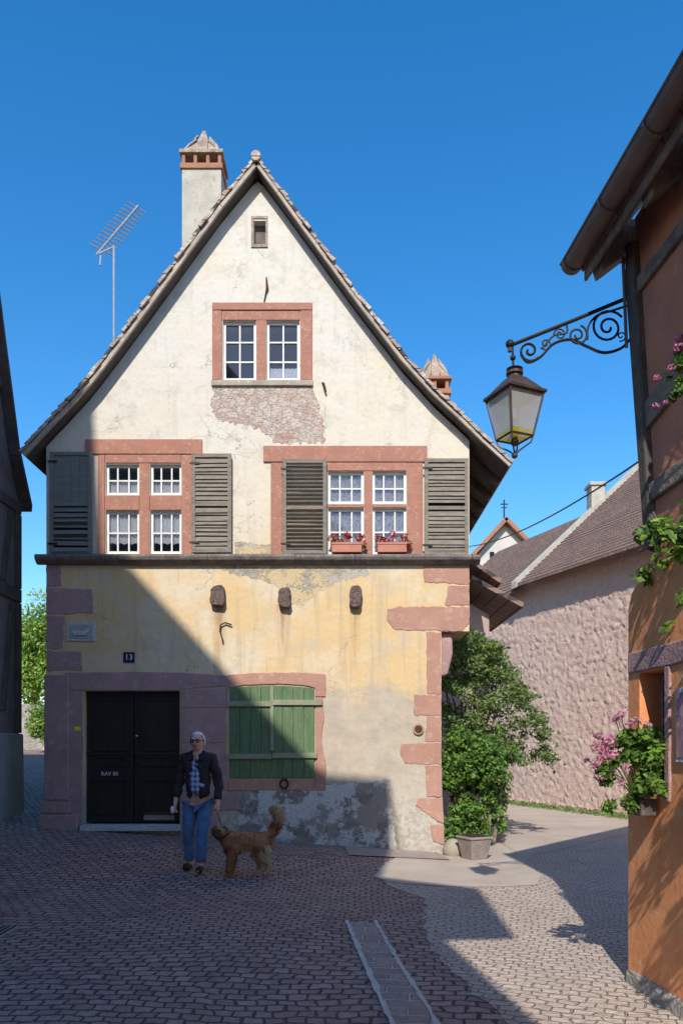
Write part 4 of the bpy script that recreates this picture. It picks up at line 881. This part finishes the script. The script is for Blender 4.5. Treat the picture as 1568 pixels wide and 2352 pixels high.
for sx,kn,an_,toe in ((-1,(-.11,-.05,.50),(-.115,.04,.09),(-.14,-.10,.035)),(1,(.085,-.10,.50),(.08,-.14,.09),(.10,-.30,.035))):
    k.chain(pel,[((sx*.09,0,.84),.08),(kn,.055),(an_,.042),((toe[0]*.5+an_[0]*.5,toe[1]*.5+an_[1]*.5,.05),.038),(toe,.03)])
bd=skin('body',k.v,k.e,k.r,pel,2)
for v in bd.data.vertices:
    if abs(v.co.x)<.19 and .62<v.co.z<1.40:
        v.co.y*=.6; 
        if v.co.z>.80: v.co.x*=.8
hm=MB(); hc=Vector((0,-.03,1.618)); hm.ball(hc,(.080,.100,.120),0,24,18)
hv=[]
for v in hm.v:
    v=Vector(v); d=v-hc
    if d.y<0:
        if abs(d.x)<.018 and -.04<d.z<.02: v.y-=.026*(1-abs(d.x)/.02)*(.6+(.02-d.z)*8)
        if abs(abs(d.x)-.032)<.016 and 0<d.z<.03: v.y+=.014
        if d.z<-.07: v.y-=.012
        if abs(d.z+.055)<.008 and abs(d.x)<.03: v.y+=.006
    if d.z<-.03: v.x=hc.x+d.x*(.95+ .5*(d.z+.03)*1.5)
    hv.append(tuple(v))
hm.v=hv
for sx in (-1,1):
    hm.ball((sx*.082,-.015,1.613),(.012,.022,.032),0,8,6)
    hm.ball((sx*.031,-.117,1.630),(.014,.008,.009),1,8,6); hm.ball((sx*.031,-.124,1.630),(.007,.004,.008),2,6,5)
    hm.box(sx*.031-.018,sx*.031+.018,-.133,-.117,1.651,1.658,3)
hm.box(-.027,.027,-.127,-.112,1.556,1.564,4)
ho=hm.build('head_tmp',skinm,smooth=True)
bm=bmesh.new(); bm.from_mesh(bd.data); nb=len(bm.faces)
for f in bm.faces: f.material_index=0
bm.from_mesh(ho.data); bm.faces.ensure_lookup_table()
for f,mi in zip(list(bm.faces)[nb:],hm.m): f.material_index=mi; f.smooth=True
bm.to_mesh(bd.data); bm.free(); bpy.data.objects.remove(ho)
mi_=[p.material_index for p in bd.data.polygons]
finish(bd,[skinm,M('eye_white',(0.7,0.7,0.68)),dark,hairm,M('lips',(0.38,0.16,0.14))],man,TM,'body')
bd.data.polygons.foreach_set('material_index',mi_)
gp=MB()
for sx in (-1,1):
    gp.tube([(sx*.034+.025*math.cos(t),-.136,1.629+.019*math.sin(t)) for t in np.linspace(0,2*math.pi,13)],.0055,5); gp.tube([(sx*.058,-.130,1.633),(sx*.085,-.03,1.628)],.0045,5)
gp.tube([(-.011,-.138,1.633),(.011,-.138,1.633)],.005,5); go=gp.build('spectacles',iron); finish(go,[iron],man,TM,'s')
hr=MB(); hr.ball(hc+Vector((0,.010,.004)),(.094,.106,.124),0,26,20); ha=hr.build('hair',hairm)
bm=bmesh.new(); bm.from_mesh(ha.data)
def hairline(v):
    c=v.co
    if c.z<1.555: return True
    if c.y<-.06: return c.z<1.708-.6*max(0,abs(c.x)-.035)
    if c.y<-.025: return c.z<1.635
    return False
bmesh.ops.delete(bm,geom=[v for v in bm.verts if hairline(v)],context='VERTS')
for v in bm.verts: v.co+=Vector((random.uniform(-1,1),random.uniform(-1,1),random.uniform(-1,1)))*.006
bm.to_mesh(ha.data); bm.free(); finish(ha,[hairm],man,TM,'hair')
k=Sk(); p0=k.n((0,0,.86),.165); ch=k.chain(p0,[((0,.005,1.08),.165),((0,.01,1.26),.18),((0,.01,1.40),.12),((0,.01,1.47),.075)])
for sx,el,wr in ((-1,(-.25,.03,1.12),(-.272,-.05,.89)),(1,(.255,.05,1.12),(.267,-.03,.88))):
    k.chain(3,[((sx*.17,.01,1.405),.09),(el,.068),(wr,.05)])
jk=skin('jacket',k.v,k.e,k.r,0,2)
bm=bmesh.new(); bm.from_mesh(jk.data)
bmesh.ops.delete(bm,geom=[f for f in bm.faces if f.calc_center_median().y<-.02 and abs(f.calc_center_median().x+.01)<(.045+.045*(1.45-f.calc_center_median().z)*1.0) ],context='FACES')
bmesh.ops.delete(bm,geom=[f for f in bm.faces if abs(f.calc_center_median().x)<.2 and f.normal.z<-.7 and f.calc_center_median().z<.9],context='FACES')
for v in bm.verts:
    n=math.sin(v.co.z*38+v.co.x*17)*.007+math.sin(v.co.z*71-v.co.x*30)*.004
    v.co+=v.normal*n
    if abs(v.co.x)<.19: v.co.y*=.86
bm.to_mesh(jk.data); bm.free(); sd=jk.modifiers.new('s','SOLIDIFY'); sd.thickness=.012; sd.offset=-1
finish(jk,[jackm],man,TM,'jacket')
cl_=MB()
for sx in (-1,1): cl_.add([(sx*.03,-.09,1.40),(sx*.09,-.105,1.40),(sx*.10,-.02,1.50),(sx*.06,-.02,1.50),(sx*.03,-.10,1.39),(sx*.10,-.12,1.385),(sx*.115,-.02,1.49),(sx*.07,-.01,1.515)],[(0,1,2,3),(4,5,6,7),(0,1,5,4),(1,2,6,5),(2,3,7,6),(3,0,4,7)])
co=cl_.build('jacket_collar',jackm); finish(co,[jackm],man,TM,'c')
k=Sk(); p0=k.n((0,-.01,.93),.152); k.chain(p0,[((0,-.005,1.10),.152),((0,.01,1.26),.158),((0,.01,1.385),.115),((0,.0,1.45),.062)])
sh=skin('shirt',k.v,k.e,k.r,0,2)
for v in sh.data.vertices: v.co.y*=.9
finish(sh,[shirtm],man,TM,'shirt')
k=Sk(); p0=k.n((0,0,.93),.145)
for sx,kn,an_ in ((-1,(-.11,-.05,.50),(-.115,.035,.10)),(1,(.085,-.10,.50),(.08,-.135,.10))):
    k.chain(p0,[((sx*.088,0,.83),.112),((sx*.1,kn[1]*.6,.66),.098),(kn,.08),((an_[0],an_[1]*.5+kn[1]*.5,.3),.072),(an_,.068)])
jn=skin('jeans',k.v,k.e,k.r,0,2)
for v in jn.data.vertices:
    n=math.sin(v.co.z*60+v.co.x*25)*.005+math.sin(v.co.z*130)*.002
    v.co.x+=n; v.co.z=max(v.co.z,.075)
finish(jn,[jeans],man,TM,'jeans')
for sx,an_,toe in ((-1,(-.115,.05,.06),(-.145,-.12,.04)),(1,(.08,-.12,.06),(.105,-.30,.04))):
    k=Sk(); a=k.n(an_,.05); k.chain(a,[((an_[0]*.5+toe[0]*.5,an_[1]*.5+toe[1]*.5,.05),.048),(toe,.042)]); s_=skin('shoe',k.v,k.e,k.r,0,2)
    for v in s_.data.vertices: v.co.z=max(v.co.z,.004)
    finish(s_,[shoem],man,TM,'shoe')
gl=thing('dog_waste_bag',TM@Vector((-.30,-.09,.74)),'small white crumpled bag held in one hand','bag'); m_=MB(); m_.ball(TM@Vector((-.295,-.10,.765)),(.03,.025,.045),0,10,8); b_=m_.build('bag',wht,gl,smooth=True); dm=b_.modifiers.new('d','DISPLACE'); dm.texture=tx; dm.strength=.03
# ---------------- dog
furm=M('reddish_tan_fur',(0.44,0.20,0.08),(0.22,0.09,0.035),7,.85,.6,60,.02,c3=(0.54,0.32,0.16))
furl=M('cream_fur',(0.62,0.45,0.29),(0.50,0.34,0.20),12,.85,.6,60,.02)
furd=M('dark_muzzle_fur',(0.12,0.055,0.028),(0.07,0.035,0.02),12,.85,.5,60,.02)
dx,dy=P(560,1995,9.45).x,9.45; dz=gz(dx,dy)
dog=thing('dog',(dx,dy,dz),'reddish tan long haired dog on leash with raised curled tail','dog')
TD=Matrix.Translation((dx,dy,dz))@Matrix.Rotation(math.radians(14),4,'Z')
k=Sk(); p0=k.n((.20,0,.43),.118); m1=k.n((.03,0,.43),.115,p0); c1=k.n((-.15,0,.415),.145,m1)
nk=k.chain(c1,[((-.235,-.02,.50),.098),((-.285,-.05,.555),.072),((-.31,-.08,.568),.066)])
k.chain(nk,[((-.338,-.135,.543),.043),((-.358,-.195,.518),.030)])
for sy,sw in ((-.068,-.02),(.068,.03)):
    k.chain(c1,[((-.17,sy,.32),.062),((-.155+sw,sy,.22),.042),((-.175+sw,sy,.12),.031),((-.175+sw,sy,.045),.030),((-.215+sw,sy,.026),.030)])
for sy,sw in ((-.073,.03),(.073,-.05)):
    k.chain(p0,[((.22,sy,.34),.088),((.17+sw,sy,.25),.058),((.265+sw,sy,.16),.033),((.245+sw,sy,.05),.028),((.20+sw,sy,.026),.030)])
tl=k.chain(p0,[((.30,0,.52),.038),((.375,0,.56),.043),((.435,0,.63),.054),((.44,0,.72),.058),((.40,0,.79),.050),((.335,0,.81),.024)])
db=skin('body',k.v,k.e,k.r,p0,2)
for v in db.data.vertices:
    c_=v.co; n_=v.normal; c_+=n_*(math.sin(c_.x*90+c_.z*60)*math.sin(c_.z*110+c_.y*70)*.003)
    c_.z=max(c_.z,.002)
finish(db,[furm,furl,furd],dog,TD,'body')
inv=TD.inverted()
for p in db.data.polygons:
    c_=inv@p.center; t=c_.x+random.uniform(-.02,.02); z=c_.z+random.uniform(-.02,.02)
    if (t>.33 and z>.66) or (z<.26 and t>-.05) or (t>.24 and z<.38) or (z<.33 and -.05<t): p.material_index=1
    if c_.y<-.125 and c_.x<-.29 and c_.z>.4: p.material_index=2
rg_=np.random.default_rng(5); me=db.data; V=[];Fs=[];Mi=[]
for p in me.polygons:
    lc_=inv@p.center
    if lc_.z<.08: continue
    for q_ in range(5):
        if rg_.random()<.8:
            c_=Vector(p.center)+Vector(rg_.normal(0,.006,3)); n_=Vector(p.normal); L=.034*rg_.uniform(.6,1.5) if lc_.x<.3 else .055
            if lc_.z<.4 and lc_.z>.25: L*=1.3
            d_=(n_*.30+Vector((.45,0,-.75))+Vector(rg_.normal(0,.15,3))).normalized(); 
            if lc_.x>.32 and lc_.z>.56: d_=(n_*.7+Vector((-.1,0,.2))+Vector(rg_.normal(0,.3,3))).normalized()
            if lc_.x<-.27: L=.012
            s_=d_.cross(n_).normalized()*.005; i=len(V); V+=[tuple(c_-s_),tuple(c_+s_),tuple(c_+d_*L)]; Fs.append((i,i+1,i+2)); Mi.append(p.material_index if rg_.random()<.88 or p.material_index==1 else 2)
f_=MB(); f_.v=V;f_.f=Fs;f_.m=Mi; fo_=f_.build('fur',[furm,furl,furd],dog,recalc=False)
for sy in (-1,1):
    hd=MB(); pts=[TD@Vector((-.298+sy*.048,-.06,.625)),TD@Vector((-.298+sy*.078,-.06,.585)),TD@Vector((-.30+sy*.082,-.07,.518))]
    hd.tube(pts,[.016,.030,.012],8,0); hd.build('ear',M('dark_fur%d'%sy,(0.16,0.07,0.03),(0.11,0.045,0.02),10,.9,.5,60),dog,smooth=True)
hd=MB(); hd.ball(TD@Vector((-.363,-.226,.523)),(.018,.014,.014)); hd.build('nose',dark,dog,smooth=True)
for sy in (-1,1):
    hd=MB(); hd.ball(TD@Vector((-.337+sy*.032,-.142,.584)),.010); hd.build('eye',dark,dog,smooth=True)
ls=MB(); a=TM@Vector((.265,-.06,.77)); b=TD@Vector((-.25,-.06,.59)); ls.tube([a,a.lerp(b,.5)-Vector((0,0,.04)),b],.006,6); ring_=[TD@Vector((-.245+.092*math.cos(t)*.9,-.02+.102*math.sin(t),.515+.08*math.cos(t)*.6)) for t in np.linspace(0,2*math.pi,14)]; ls.tube(ring_,.010,6)
tag(ls.build('leash',iron),'thin dark dog leash with collar','leash')
# ---------------- light, sky, camera
d=Vector((.14,1,-.83)).normalized()
sd=bpy.data.lights.new('sun','SUN'); sd.energy=5.0; sd.angle=math.radians(.5); sd.color=(1,.95,.87)
so=bpy.data.objects.new('sun',sd); so.rotation_euler=d.to_track_quat('-Z','Y').to_euler(); so.location=(-5,-30,30); COL.objects.link(so)
w=bpy.data.worlds.new('World'); S.world=w; w.use_nodes=True; nt=w.node_tree; bg=nt.nodes['Background']
sk=nt.nodes.new('ShaderNodeTexSky'); sk.sky_type='NISHITA'; sk.sun_disc=False; sk.sun_elevation=math.radians(39.4); sk.sun_rotation=math.radians(188); sk.air_density=1.12; sk.dust_density=0.5; sk.ozone_density=3.6
hs=nt.nodes.new('ShaderNodeHueSaturation'); hs.inputs['Saturation'].default_value=1.35; hs.inputs['Value'].default_value=1.45; nt.links.new(sk.outputs[0],hs.inputs['Color']); nt.links.new(hs.outputs[0],bg.inputs[0]); bg.inputs[1].default_value=.15
cam=bpy.data.cameras.new('camera'); co=bpy.data.objects.new('camera',cam); co.location=(0,0,1.65); co.rotation_euler=(math.pi/2,0,0)
cam.sensor_fit='VERTICAL'; cam.sensor_height=36; cam.sensor_width=24; cam.lens=F/2352*36; cam.shift_y=537/2352; cam.clip_end=500; cam.clip_start=.05
COL.objects.link(co); S.camera=co
S.view_settings.view_transform='Standard'; S.view_settings.look='None'; S.view_settings.exposure=0
